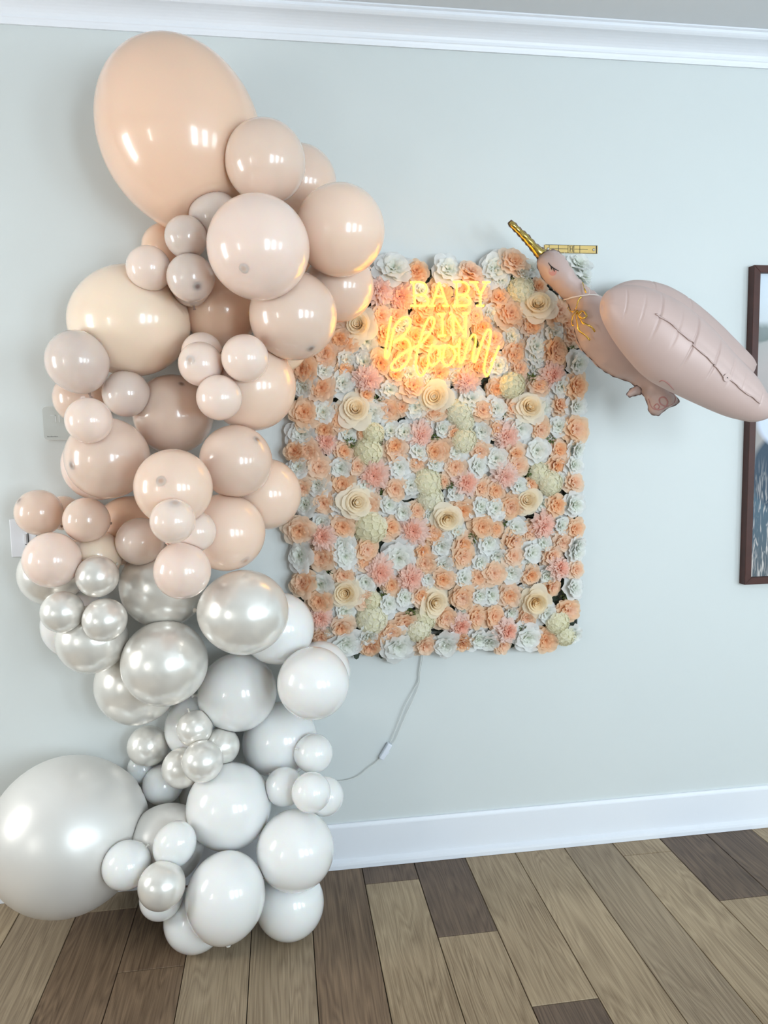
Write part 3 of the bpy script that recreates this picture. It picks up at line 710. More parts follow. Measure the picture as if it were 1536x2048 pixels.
for v in range(3):
    o = ringed([(15, 0.1, -0.18, 0.92, 0.50, 0.10, 0.10, 0.2, 0.13, 0.06), (15, 0.08, -0.04, 0.82, 0.48, 0.22, 0.10, 0.2, 0.14, 0.06), (14, 0.07, 0.10, 0.70, 0.44, 0.34, 0.10, 0.2, 0.15, 0.06)], rnd)
    h = ringed([(13, 0.05, 0.20, 0.56, 0.38, 0.48, 0.1, 0.2, 0.15, 0.06), (11, 0.04, 0.28, 0.42, 0.32, 0.66, 0.1, 0.15, 0.15, 0.06), (7, 0.03, 0.34, 0.30, 0.24, 0.95, 0.05, 0.1, 0.12, 0.06)], rnd)
    VAR['c'].append((flower_mesh('carnation', o, MC_out), flower_mesh('heart', h, MC_in)))
    # rose: broad rolled outer petals round a spiral heart
    o = ringed([(5, 0.1, -0.25, 0.95, 1.15, 0.25, 0.35, 0.5, 0.03, 0.0), (5, 0.1, -0.2, 0.85, 1.0, 0.65, 0.35, 0.5, 0.03, 0.0), (5, 0.12, -0.15, 0.78, 0.9, 1.0, 0.25, 0.35, 0.02, 0.0)], rnd)
    V = []; Fc = []
    for lay, (R0, hgt, tilt) in enumerate(((0.42, 0.62, 0.10), (0.33, 0.68, 0.03), (0.24, 0.70, -0.04), (0.15, 0.70, -0.06))):
        for k in range(3):
            a0 = k*2*PI/3+lay*0.7+v
            o0 = len(V)
            for i in range(5):
                t = i/4
                for j in range(8):
                    s = j/7
                    a = a0+s*2.5
                    rr = R0*(1-0.10*s)*(0.65+0.5*t*(1-0.3*t)) + tilt*t + (0.07*max(0, t-0.7)/0.3)
                    V.append((math.cos(a)*rr, math.sin(a)*rr, -0.1+hgt*t*(1-0.10*(2*s-1)**4)))
            for i in range(4):
                for j in range(7):
                    q = o0+i*8+j; Fc.append((q, q+1, q+9, q+8))
    o0 = len(V); V += [(0.11*math.cos(k*PI/4), 0.11*math.sin(k*PI/4), 0.30) for k in range(8)] + [(0, 0, 0.50)]
    Fc += [(o0+k, o0+(k+1) % 8, o0+8) for k in range(8)]
    VAR['r'].append((flower_mesh('rose', o, MR_out), flower_mesh('heart', (V, Fc), MR_in)))
    V = []; Fc = []; V2 = []; F2 = []
    N = 26
    for k in range(N):
        zz = 1-0.92*(k+0.5)/N; ph = k*2.39996
        n = Vector((math.sqrt(1-zz*zz)*math.cos(ph), math.sqrt(1-zz*zz)*math.sin(ph), zz))
        Q = n.to_track_quat('Z', 'Y').to_matrix() @ Matrix.Rotation(rnd.uniform(0, 3), 3, 'Z')
        ctr = Vector((n.x*0.80, n.y*0.80, n.z*0.55-0.05))
        for q in range(4):
            v_, f_ = petal(0.33, 0.40, 0.22, 0.1, 0.05, 3, 2, rnd.uniform(0, 6))
            o0 = len(V)
            for p in v_: V.append(ctr + Q @ (Matrix.Rotation(q*PI/2, 3, 'Z') @ Vector(p)))
            Fc += [tuple(i+o0 for i in f) for f in f_]
        o0 = len(V2)
        for p in ((0.06, 0, 0.02), (0, 0.06, 0.02), (-0.06, 0, 0.02), (0, -0.06, 0.02), (0, 0, 0.06)):
            V2.append(ctr + Q @ Vector(p))
        F2 += [(o0, o0+1, o0+4), (o0+1, o0+2, o0+4), (o0+2, o0+3, o0+4), (o0+3, o0, o0+4)]
    VAR['h'].append((flower_mesh('hydrangea', (V, Fc), MH), flower_mesh('floret_eyes', (V2, F2), MH_in)))
    V = []; Fc = []
    for k in range(34):
        n = Vector((rnd.uniform(-1, 1), rnd.uniform(-1, 1), rnd.uniform(0.1, 1.1)))
        d = n.normalized(); Q = d.to_track_quat('X', 'Z').to_matrix() @ Matrix.Rotation(rnd.uniform(0, 6), 3, 'X')
        v_, f_ = petal(rnd.uniform(0.35, 0.6), 0.22, 0.1, 0.2, 0.0, 2, 2)
        o0 = len(V)
        for p in v_: V.append(d*rnd.uniform(0.2, 0.75) + Q @ Vector(p))
        Fc += [tuple(i+o0 for i in f) for f in f_]
    VAR['g'].append((flower_mesh('leaf_sprig', (V, Fc), M_leaf), None))
NAMES = {'p': 'peony', 'w': 'white_bloom', 'c': 'carnation', 'r': 'rose', 'h': 'hydrangea', 'g': 'leaf_sprig'}
P0 = at(598, 525, 0.03); P1 = at(1158, 1290, 0.03)
PX_L, PX_R = min(P0.x, at(598, 1290, .03).x)+0.01, P1.x
PZ_T, PZ_B = at(900, 540, .03).z, P1.z+0.01
fw = tag(empty('flower_wall', ((PX_L+PX_R)/2, 0, PZ_B)), 'wall panel packed with peach, white, pink and cream artificial flowers', 'flower wall')
FO = fw.location.copy()
NPX, NPZ = 2, 2
for a in range(NPX):
    for c in range(NPZ):
        x0 = PX_L+(PX_R-PX_L)*a/NPX+0.002; x1 = PX_L+(PX_R-PX_L)*(a+1)/NPX-0.002
        z0 = PZ_B+(PZ_T-PZ_B)*c/NPZ+0.002; z1 = PZ_B+(PZ_T-PZ_B)*(c+1)/NPZ-0.002
        bm = bmesh.new()
        n = 10
        for k in range(n+1):
            x = x0+(x1-x0)*k/n; add_box(bm, x-0.003, x+0.003, -0.012, -0.003, z0, z1)
            z = z0+(z1-z0)*k/n; add_box(bm, x0, x1, -0.0115, -0.0035, z-0.003, z+0.003)
        bmesh.ops.translate(bm, vec=-FO, verts=bm.verts)
        bm_obj('backing_panel', bm, M_dark, fw)
V = []; Fc = []
for k in range(2600):
    c = Vector((rnd.uniform(PX_L+.01, PX_R-.01), -0.016-0.012*rnd.random(), rnd.uniform(PZ_B+.01, PZ_T-.01)))-FO
    v_, f_ = petal(0.035, 0.022, 0.2, 0.2, 0.02, 2, 2)
    Q = Matrix.Rotation(PI/2, 3, 'X') @ Matrix.Rotation(rnd.uniform(0, 6.28), 3, 'Z') @ Matrix.Rotation(-rnd.uniform(0.0, 0.5), 3, 'Y')
    o0 = len(V); V += [c + Q @ Vector(p) for p in v_]; Fc += [tuple(i+o0 for i in f) for f in f_]
lm = mesh_obj('leaf_mat', V, Fc, M_mat, fw); lm['kind'] = 'stuff'
for t, x, y, r in FLOW:
    dep = FD+{'r': 0.014, 'c': 0.010, 'h': 0.006, 'p': 0.0, 'w': 0.0, 'g': -0.004}[t]+rnd.uniform(-0.008, 0.008)
    p = at(x, y, dep)
    R0 = r/(F/2.33)*1.04*{'r': 1.2, 'h': 1.18, 'g': 0.95, 'c': 1.12}.get(t, 1.24)
    me, hm = VAR[t][rnd.randrange(len(VAR[t]))]
    o = link(bpy.data.objects.new(NAMES[t], me), fw)
    # tilt outwards at the panel's rim
    ex = (p.x-(PX_L+PX_R)/2)/((PX_R-PX_L)/2); ez = (p.z-(PZ_T+PZ_B)/2)/((PZ_T-PZ_B)/2)
    n = Vector((0.55*ex**5+rnd.uniform(-.28, .28), -1, 0.5*ez**7+rnd.uniform(-.28, .28))).normalized()
    Q = n.to_track_quat('Z', 'Y') @ Matrix.Rotation(rnd.uniform(0, 6.28), 3, 'Z').to_quaternion()
    o.rotation_mode = 'QUATERNION'; o.rotation_quaternion = Q
    o.location = p-FO
    sc = R0
    o.scale = (sc*rnd.uniform(.92, 1.08), sc*rnd.uniform(.92, 1.08), min(sc*0.95, 0.042))
    if hm is not None:
        h = link(bpy.data.objects.new(hm.name.split('.')[0], hm), o)

# ------------------------------------------------------------------ neon sign
def emit(name, col, strength):
    m = bpy.data.materials.new(name); m.use_nodes = True
    nt = m.node_tree; nt.nodes.clear()
    e = nt.nodes.new('ShaderNodeEmission'); e.inputs[0].default_value = col; e.inputs[1].default_value = strength
    o = nt.nodes.new('ShaderNodeOutputMaterial'); nt.links.new(e.outputs[0], o.inputs[0])
    return m
M_neon = emit('neon_tube_glow', (1.0, 0.50, 0.022, 1), 10.0)
M_acr, nt, b = new_mat('clear_acrylic')
b.inputs['Base Color'].default_value = (0.9, 0.9, 0.85, 1); b.inputs['Roughness'].default_value = 0.05
b.inputs['Transmission Weight'].default_value = 0.0
tr = nt.nodes.new('ShaderNodeBsdfTransparent'); ms = nt.nodes.new('ShaderNodeMixShader'); ms.inputs[0].default_value = 0.05
nt.links.new(tr.outputs[0], ms.inputs[1]); nt.links.new(b.outputs[0], ms.inputs[2])
nt.links.new(ms.outputs[0], nt.nodes['Material Output'].inputs['Surface'])
SD = 0.138
def sg(x, y): return at(730+x*310/1536, 500+y*310/1536, SD)
NEON = [
 ('B', [[(450,320),(540,318),(590,335),(612,375),(600,420),(560,442),(490,446)], [(560,444),(605,460),(626,500),(612,540),(565,552),(452,553)], [(480,322),(496,548)]]),
 ('A', [[(662,550),(735,322),(738,322),(815,550)], [(690,456),(785,460)], [(625,553),(695,552)], [(770,553),(835,552)]]),
 ('B', [[(874,316),(970,318),(1012,338),(1030,378),(1015,420),(980,442),(912,446)], [(980,444),(1022,462),(1042,500),(1028,538),(985,551),(870,552)], [(905,320),(915,548)]]),
 ('Y', [[(1085,320),(1145,440),(1145,550)], [(1208,320),(1145,440)], [(1036,318),(1122,320)], [(1165,318),(1240,318)], [(1105,553),(1180,552)]]),
 ('I', [[(768,636),(770,846)], [(715,636),(796,632)], [(722,851),(802,846)]]),
 ('N', [[(868,640),(882,840)], [(836,632),(866,638),(985,832),(998,828),(1002,634)], [(965,631),(1022,630)], [(846,842),(902,839)]]),
 ('B', [[(260,660),(234,800),(206,980),(200,1046),(216,1072),(236,1040),(262,900),(290,775),(345,695),(405,667),(448,692),(440,765),(390,835),(325,888),(286,908),(305,908),(350,882),(408,884),(444,930),(450,1000),(430,1090),(380,1155),(320,1190),(268,1182),(265,1140),(312,1078),(400,1012),(485,968)]]),
 ('l', [[(485,968),(562,918),(632,838),(680,742),(687,692),(662,666),(622,690),(582,780),(546,900),(515,1020),(505,1120),(514,1200),(548,1245),(588,1220),(620,1150),(632,1100)]]),
 ('o', [[(665,938),(636,1020),(628,1090),(650,1140),(692,1135),(735,1085),(748,1030),(732,985),(695,958),(680,950),(740,962),(800,942)]]),
 ('o', [[(800,942),(778,1020),(770,1090),(795,1138),(840,1138),(880,1090),(892,1030),(876,985),(842,955),(826,945),(880,962),(940,935)]]),
 ('m', [[(940,880),(932,970),(930,1060),(946,1114),(974,1090),(1000,1000),(1030,905),(1068,842),(1094,850),(1096,920),(1072,1040),(1072,1100),(1096,1100),(1130,1000),(1170,885),(1214,796),(1244,806),(1240,880),(1210,1020),(1182,1160),(1190,1230),(1214,1244),(1245,1180),(1290,1050),(1330,950)]]),
]
c0 = sg(740, 1250)
ns = tag(empty('neon_sign', c0), 'lit warm yellow neon sign reading BABY IN Bloom, on the flowers', 'neon sign')
for ch, strokes in NEON:
    lines = []
    for s in strokes:
        pts = [sg(*q) for q in s]
        lines.append([p-c0 for p in (catmull(pts, 6) if len(pts) > 4 else pts)])
    lt = tubes('neon_letter', lines, 0.0025, M_neon, ns, 8)
    V = []; Fc = []
    for L in lines:
        L2 = [p+Vector((0, 0.0065, 0)) for p in L]
        v, f = ribbon_data(L2, lambda i: Vector((0, -1, 0)), 0.013, 0.004)
        o0 = len(V); V += v; Fc += [tuple(i+o0 for i in q) for q in f]
    mesh_obj('acrylic_backing', V, Fc, M_acr, lt, smooth=False)

# ------------------------------------------------------------------ power cord with switch
M_cord = simple('cord_clear', srgb(214, 218, 216), 0.35)
M_sw = simple('switch_white', srgb(226, 232, 242), 0.35)
def cp(x, y, d=0.012): return at(x, y, d)
pc = tag(empty('power_cord', cp(771, 1500)), 'thin pale power cord with inline switch hanging below the flowers', 'power cord')
O = pc.location.copy()
def sh(L): return [p-O for p in L]
tube('cord', sh(catmull([cp(846, 1285, .02), cp(842, 1318), cp(838, 1345), cp(837, 1362), cp(826, 1382), cp(808, 1415), cp(796, 1447), cp(784, 1476), cp(780, 1486)], 6)), 0.0016, M_cord, pc)
tube('cord', sh(catmull([cp(849, 1285, .02), cp(845, 1318), cp(840, 1345), cp(839, 1364), cp(831, 1388), cp(816, 1420), cp(802, 1452), cp(790, 1480), cp(783, 1488)], 6)), 0.0016, M_cord, pc)
tube('cord', sh(catmull([cp(762, 1516), cp(750, 1526), cp(735, 1537), cp(718, 1551), cp(703, 1558), cp(684, 1562), cp(660, 1562), cp(640, 1560)], 6)), 0.0016, M_cord, pc)
a, bb = cp(780, 1487), cp(762, 1517)
ax = (a-bb); L = ax.length; ang = math.atan2(ax.x, ax.z)
bm = bmesh.new(); add_box(bm, -0.0085, 0.0085, -0.010, 0.010, -L/2, L/2, 0.003)
bmesh.ops.rotate(bm, cent=(0, 0, 0), matrix=Matrix.Rotation(ang, 3, 'Y'), verts=bm.verts)
bmesh.ops.translate(bm, vec=(a+bb)/2-O, verts=bm.verts)
sw = bm_obj('inline_switch', bm, M_sw, pc)
bm = bmesh.new(); add_box(bm, 0.0075, 0.0125, -0.004, 0.004, -0.007, 0.004, 0.001)
bmesh.ops.rotate(bm, cent=(0, 0, 0), matrix=Matrix.Rotation(ang, 3, 'Y'), verts=bm.verts)
bmesh.ops.translate(bm, vec=(a+bb)/2-O, verts=bm.verts)
bm_obj('slider', bm, M_sw, sw)

# ------------------------------------------------------------------ stork foil balloon
def foil(name, col, rough, metal, bump=0.0, scale=40):
    return simple(name, col, rough, metal, noise=0.02, scale=scale, bump=bump)
M_foil = foil('matte_foil_pink', srgb(196, 173, 167), 0.46, 0.05)
M_seam = foil('foil_seam', srgb(104, 84, 80), 0.45, 0.1)
M_gold = foil('gold_foil', srgb(194, 170, 98), 0.22, 1.0)
M_ink = simple('black_print', srgb(28, 22, 24), 0.5)
M_cheek = simple('cheek_print', srgb(200, 148, 144), 0.45)
M_curl = simple('curl_print', srgb(184, 132, 128), 0.45)

def inflate(name, outline, plane_d, height, mat, parent, origin, step=7.0, wrinkle=0.0, back=1.0, dfn=None):
    """two foil sheets welded along an outline (pixels put on a plane in front of the wall) and blown up"""
    pts = [Vector((x, y, 0)) for x, y in outline]
    sm = catmull(pts+[pts[0]], 5)[:-1]
    per = []; acc = 0
    for i in range(len(sm)):
        a, b = sm[i], sm[(i+1) % len(sm)]; L = (b-a).length
        n = max(1, int(round(L/(step*0.55))))
        for k in range(n): per.append(a.lerp(b, k/n))
    P2 = [(p.x, p.y) for p in per]; nb = len(P2)
    poly = np.array(P2)
    def inside(x, y):
        c = False; j = nb-1
        for i in range(nb):
            xi, yi = P2[i]; xj, yj = P2[j]
            if (yi > y) != (yj > y) and x < (xj-xi)*(y-yi)/(yj-yi)+xi: c = not c
            j = i
        return c
    x0, y0 = poly.min(0); x1, y1 = poly.max(0)
    inner = []
    row = 0; y = y0
    while y < y1:
        x = x0+(step/2 if row % 2 else 0)
        while x < x1:
            if inside(x, y) and np.min((poly[:, 0]-x)**2+(poly[:, 1]-y)**2) > (0.5*step)**2: inner.append((x, y))
            x += step
        y += step*0.87; row += 1
    allp = [Vector(p) for p in P2+inner]
    vo, eo, fo, _, _, _ = delaunay_2d_cdt(allp, [(i, (i+1) % nb) for i in range(nb)], [], 1, 1e-4)
    n = len(vo); vo = [Vector((v[0], v[1])) for v in vo]
    bd = set()
    pset = {(round(p[0], 2), round(p[1], 2)) for p in P2}
    for i, v in enumerate(vo):
        if (round(v[0], 2), round(v[1], 2)) in pset: bd.add(i)
    nb_list = [[] for _ in range(n)]
    for a, b in eo: nb_list[a].append(b); nb_list[b].append(a)
    A = np.zeros((n, n)); rhs = np.zeros(n)
    for i in range(n):
        A[i, i] = 1
        if i in bd or not nb_list[i]: continue
        for q in nb_list[i]: A[i, q] = -1/len(nb_list[i])
        rhs[i] = np.mean([(vo[q]-vo[i]).length_squared for q in nb_list[i]])
    h = np.sqrt(np.maximum(np.linalg.solve(A, rhs), 0))
    h = h/h.max()
    if wrinkle > 0:                      # radial puckers along the weld
        for i, v in enumerate(vo):
            if i in bd: continue
            dd = np.hypot(poly[:, 0]-v[0], poly[:, 1]-v[1]); k = int(dd.argmin())
            s = k*step*0.55
            h[i] += wrinkle*math.exp(-dd[k]/13.0)*(math.sin(s*0.42)+0.6*math.sin(s*0.23+1.3))
    pl = dfn if dfn else (lambda x, y: plane_d)
    V = []
    for i, v in enumerate(vo): V.append(at(v[0], v[1], pl(v[0], v[1]))-origin + Vector((0, -h[i]*height, 0)))
    idx = {}
    for i, v in enumerate(vo):
        if i in bd: idx[i] = i
        else:
            idx[i] = len(V); V.append(at(v[0], v[1], pl(v[0], v[1]))-origin + Vector((0, h[i]*height*back, 0)))
    Fc = [tuple(f) for f in fo] + [tuple(idx[i] for i in f)[::-1] for f in fo]
    bm = bmesh.new(); vs = [bm.verts.new(v) for v in V]
    for f in Fc:
        if len(set(f)) == len(f):
            try: bm.faces.new([vs[i] for i in f])
            except ValueError: pass
    ob = bm_obj(name, bm, mat, parent, smooth=True)
    # welded rim
    rim = [at(p.x, p.y, pl(p.x, p.y))-origin for p in per]
    cen = sum(rim, Vector())/len(rim)
    V = []; Fc = []; m = len(rim)
    for i in range(m):
        T = rim[(i+1) % m]-rim[i-1]; Nn = Vector((T.z, 0, -T.x)).normalized()
        sgn = 1 if inside(per[i].x+1.5*((at(per[i].x+1, per[i].y, 0)-at(per[i].x, per[i].y, 0)).normalized().dot(Nn)), per[i].y) else 1
        w = 0.0015+0.0012*math.sin(i*1.1)
        for s in (-1, 1): V.append(rim[i]+Nn*w*s+Vector((0, 0.0004*s, 0)))
    Fc = [(2*i, 2*i+1, (2*i+3) % (2*m), (2*i+2) % (2*m)) for i in range(m)]
    mesh_obj('seam', V, Fc, M_seam, ob)
    return ob
BD = 0.30
stork = tag(empty('stork_balloon', at(1200, 740, BD)), 'matte pink stork foil balloon with gold beak, flying in front of the flower wall', 'foil balloon')
SO = stork.location.copy()
body_out = [(1078,515),(1087,507),(1099,501),(1110,500),(1121,507),(1136,527),(1147,547),(1162,564),(1181,581),(1200,594),(1218,612),(1240,650),(1266,695),(1292,735),(1320,765),(1345,785),(1358,803),(1350,810),(1331,819),(1320,829),(1311,831),(1299,825),(1296,814),(1292,799),(1282,784),(1268,770),(1252,761),(1230,754),(1204,739),(1185,720),(1166,701),(1155,679),(1147,652),(1144,630),(1136,607),(1125,596),(1106,577),(1087,559),(1077,540),(1074,526)]
def body_plane(x, y):
    t = min(1, max(0, (x-1075)/260)); return 0.175+0.12*t
body = inflate('body', body_out, BD, 0.072, M_foil, stork, SO, step=6.5, wrinkle=0.05, dfn=body_plane)
beak_out = [(1016,448),(1020,442),(1027,443),(1041,457),(1057,470),(1072,487),(1089,498),(1097,503),(1088,513),(1077,520),(1069,510),(1054,491),(1035,469),(1022,456)]
beak = inflate('beak', beak_out, BD, 0.016, M_gold, stork, SO, step=4.0, wrinkle=0.05, dfn=lambda x, y: 0.165)
foot_out = [(1253,790),(1258,781),(1266,775),(1276,772),(1283,781),(1280,789),(1270,791),(1260,794)]
inflate('leg', foot_out, BD, 0.010, M_foil, stork, SO, step=4.0, wrinkle=0.1, dfn=lambda x, y: 0.29)
def wing(upper, lower, d0, d1, depth_ratio, creases, seam_ang, tipcap=0.0):
    n = 320; NA = 84
    U = catmull([Vector((x, y, 0)) for x, y in upper], 24); Lw = catmull([Vector((x, y, 0)) for x, y in lower], 24)
    def resample(Q):
        s = [0]
        for i in range(1, len(Q)): s.append(s[-1]+(Q[i]-Q[i-1]).length)
        out = []; j = 0
        for k in range(n+1):
            # dense near both ends
            t = 0.5-0.5*math.cos(PI*k/n); t = 0.35*k/n+0.65*t
            target = t*s[-1]
            while j < len(s)-2 and s[j+1] < target: j += 1
            f = (target-s[j])/max(1e-9, s[j+1]-s[j]); out.append(Q[j].lerp(Q[j+1], min(1, f)))
        return out
    U = resample(U); Lw = resample(Lw)
    V = []; Fc = []
    for i in range(n+1):
        t = i/n
        d = d0+(d1-d0)*t
        pu = at(U[i].x, U[i].y, d); pl = at(Lw[i].x, Lw[i].y, d)
        c = (pu+pl)/2; up = (pu-pl)/2; r = up.length
        if r > 1e-6: up.normalize()
        else: up = Vector((0, 0, 1))
        fr = Vector((0, -1, 0)); fr = (fr-up*fr.dot(up)).normalized()
        rd = r*depth_ratio
        for k in range(NA):
            a = 2*PI*k/NA
            da = (a-seam_ang+PI) % (2*PI)-PI
            w = 1.0
            # groove of the weld and creases running across it
            w -= 0.020*math.exp(-(da/0.07)**2)
            for tc, amp, span in creases:
                w -= 1.3*amp*math.exp(-((t-tc)/0.0034)**2)*math.exp(-(da/span)**4)
                w += 0.18*amp*math.exp(-((t-tc)/0.022)**2)*math.exp(-(da/span)**4)
            w += 0.0012*math.sin(t*95+2*math.sin(da*2))*math.exp(-(da/0.8)**2)
            V.append(c + up*(r*math.sin(a)*w) + fr*(rd*math.cos(a)*w) - SO)
    for i in range(n):
        for k in range(NA):
            a = i*NA+k; b = i*NA+(k+1) % NA; Fc.append((a, a+NA, b+NA, b))
    Fc.append(tuple(range(NA))); Fc.append(tuple(range(n*NA, (n+1)*NA))[::-1])
    bm = bmesh.new(); vs = [bm.verts.new(v) for v in V]
    for f in Fc: bm.faces.new([vs[i] for i in f])
    bmesh.ops.remove_doubles(bm, verts=bm.verts, dist=1e-5)
    return bm_obj('wing', bm, M_foil, stork, smooth=True)
nu = [(1206,612),(1205,598),(1219,579),(1256,571),(1298,579),(1354,607),(1410,652),(1455,701),(1500,746),(1522,776),(1540,804),(1548,824)]
nl = [(1206,612),(1207,634),(1230,676),(1267,724),(1305,761),(1357,789),(1410,814),(1450,831),(1477,839),(1507,844),(1534,837),(1548,824)]
cre = [(0.20, .035, .6), (0.27, .02, .5), (0.33, .04, .7), (0.40, .02, .5), (0.46, .045, .75), (0.55, .045, .6), (0.62, .025, .5), (0.68, .02, .4), (0.78, .03, .4), (0.88, .04, .7)]
wing_near = wing(nu, nl, 0.43, 0.50, 0.9, cre, 0.12)
fu = [(1204,606),(1210,590),(1230,572),(1262,561),(1300,563),(1340,576),(1385,604),(1430,641),(1470,680),(1502,712),(1514,729)]
fl = [(1204,606),(1215,650),(1240,680),(1275,705),(1310,725),(1350,740),(1390,748),(1430,752),(1470,756),(1500,751),(1514,729)]
wing_far = wing(fu, fl, 0.125, 0.125, 0.62, [(0.2, .02, .6), (0.35, .02, .6), (0.5, .02, .6)], 1.2)
# printed marks and weld lines laid on the blown-up surfaces
def bvh_of(o):
    me = o.data
    return BVHTree.FromPolygons([v.co+SO for v in me.vertices], [tuple(p.vertices) for p in me.polygons])
bv_body = bvh_of(body); bv_wing = bvh_of(wing_near)
def lay(bv, px, py, lift=0.0006):
    h = bv.ray_cast(CAM, ray(px, py))
    if h[0] is None: return None, None
    n = h[1] if h[1].dot(ray(px, py)) < 0 else -h[1]
    return h[0]+n*lift, n
def mark(name, bv, lines, width, mat, parent, thick=0.0005):
    V = []; Fc = []
    for L in lines:
        L3 = catmull([Vector((x, y, 0)) for x, y in L], 6) if len(L) > 2 else [Vector((L[0][0], L[0][1], 0)).lerp(Vector((L[1][0], L[1][1], 0)), k/4) for k in range(5)]
        q = [lay(bv, p.x, p.y) for p in L3]; q = [a for a in q if a[0] is not None]
        if len(q) < 2: continue
        wd = [width*(0.45+0.55*math.sin(PI*min(1, max(0, (i+0.6)/(len(q)))))) for i in range(len(q))]
        v, f = ribbon_data([a[0]-SO for a in q], lambda i: q[i][1], wd, thick)
        o0 = len(V); V += v; Fc += [tuple(i+o0 for i in g) for g in f]
    return mesh_obj(name, V, Fc, mat, parent)
def c2(x, y): return (980+x*300/1536, 420+y*300/1536)
mark('eyelash', bv_body, [[c2(598,540), c2(620,570), c2(655,598), c2(705,625)], [c2(632,580), c2(628,605)], [c2(650,598), c2(662,630)], [c2(622,572), c2(636,612)]], 0.0030, M_ink, body)
ck = []
cc = c2(642, 632)
V = []; Fc = []
q = [lay(bv_body, cc[0], cc[1], 0.0003)] + [lay(bv_body, cc[0]+8*math.cos(2*PI*k/24), cc[1]+8*math.sin(2*PI*k/24), 0.0003) for k in range(24)]
mesh_obj('cheek', [a[0]-SO for a in q], [(0, 1+k, 1+(k+1) % 24) for k in range(24)], M_cheek, body)
def c3(x, y): return (1180+x*356/1536, 540+y*360/1553)
mark('curl_mark', bv_body, [[c3(505,1110), c3(530,1180), c3(570,1205), c3(600,1180), c3(580,1155), c3(555,1180), c3(585,1205), c3(640,1190), c3(670,1140), c3(640,1098), c3(600,1110), c3(610,1155), c3(660,1175), c3(715,1155), c3(738,1110), c3(715,1070), c3(685,1055)]], 0.0042, M_curl, body)
mark('curl_mark', bv_wing, [[c3(598,965), c3(625,952), c3(670,975), c3(725,1035)]], 0.0042, M_curl, wing_near)
seam_line = [(1312,626),(1346,649),(1372,674),(1384,682),(1395,697),(1410,709),(1425,724),(1437,738),(1447,752),(1460,757),(1474,769),(1488,782),(1504,792),(1520,805)]
q = [lay(bv_wing, p.x, p.y, 0.0) for p in catmull([Vector((x, y, 0)) for x, y in seam_line], 8)]
q = [a for a in q if a[0] is not None]
fin = []
for i in range(len(q)):
    T = (q[min(i+1, len(q)-1)][0]-q[max(i-1, 0)][0]).normalized()
    up = Vector((0, 0, 1)) - T*T.z
    fin.append((T, q[i][1] - up.normalized()*(0.9+0.25*math.sin(i*0.7))))      # leans over, a little wavy
v, f = ribbon_data([a[0]-SO+fin[i][1].normalized()*0.0022 for i, a in enumerate(q)], lambda i: fin[i][1].cross(fin[i][0]), 0.0065, 0.0006)
mesh_obj('wing_seam', v, f, M_foil, wing_near)
# valve tab on the weld
q, n = lay(bv_wing, 1453, 755, 0.003)
V = [q-SO+n*0.001]; T = ray(1457, 756); 
e1 = (n.cross(Vector((0, 0, 1)))).normalized(); e2 = n.cross(e1)
for k in range(20):
    a = 2*PI*k/20; V.append(q-SO+n*0.001+(e1*math.cos(a)+e2*math.sin(a))*0.0105)
tabo = mesh_obj('valve_tab', V, [(0, 1+k, 1+(k+1) % 20) for k in range(20)], M_foil, wing_near)
V = [q-SO+n*0.0016]+[q-SO+n*0.0016+(e1*math.cos(2*PI*k/10)+e2*math.sin(2*PI*k/10))*0.0018 for k in range(10)]
mesh_obj('valve_hole', V, [(0, 1+k, 1+(k+1) % 10) for k in range(10)], M_ink, tabo)

# ribbon tied round the neck
M_rib = simple('ribbon_white', srgb(238, 228, 222), 0.3)
M_gr = foil('ribbon_gold', srgb(222, 186, 92), 0.22, 1.0)
rb = tag(empty('ribbon_tie', at(1160, 595, 0.3)), 'thin white ribbon and curled gold ribbon tied round the stork neck', 'ribbon')
RO = rb.location.copy()
def neck(px, py, lift=0.004):
    p, n = lay(bv_body, px, py, lift); return p, n
L = [c2(760,913), c2(780,909), c2(800,905), c2(825,899), c2(850,893), c2(900,884), c2(950,878), c2(1010,874), c2(1060,876), c2(1105,884)]
q = [neck(*p) for p in L]; q = [a for a in q if a[0] is not None]
v, f = ribbon_data([a[0]-RO for a in q], lambda i: q[i][1], 0.0042, 0.0006); mesh_obj('neck_band', v, f, M_rib, rb)
strg = [at(*c2(1012,872), 0.29), at(*c2(1020,835), 0.285), at(*c2(1000,795), 0.275), at(*c2(940,735), 0.24), at(*c2(870,650), 0.16), at(*c2(820,560), 0.10), at(*c2(775,500), 0.06), at(*c2(760,430), 0.012)]
tube('hanging_string', [p-RO for p in catmull(strg, 6)], 0.0007, M_rib, rb, 6)
def curl(pts, w=0.0045, d=0.012):
    q = [neck(*c2(*p), 0.008+d*math.sin(3*i/len(pts))) for i, p in enumerate(pts)]; q = [a for a in q if a[0] is not None]
    P = catmull([a[0]-RO for a in q], 6); nn = [q[min(len(q)-1, i//6)][1] for i in range(len(P))]
    v, f = ribbon_data(P, lambda i: (nn[i]+Vector((0.6*math.sin(i*0.5), 0, 0.6*math.cos(i*0.4)))), w, 0.0005)
    mesh_obj('curl', v, f, M_gr, rb)
curl([(935,760), (965,830), (985,870)]); curl([(940,885), (932,940), (925,1000), (910,1030)])
curl([(820,985), (850,1010), (895,1025), (915,1010)]); curl([(905,1030), (890,1080), (890,1140), (905,1195)])
curl([(910,1030), (915,1110), (940,1180), (965,1230), (1020,1270), (1048,1318)], 0.0055)
curl([(915,1030), (945,1100), (985,1150), (1040,1170), (1080,1210), (1100,1250)], 0.0055)
curl([(920,1050), (965,1035), (1000,1060), (1020,1090), (985,1105), (955,1075), (965,1040)], 0.005)

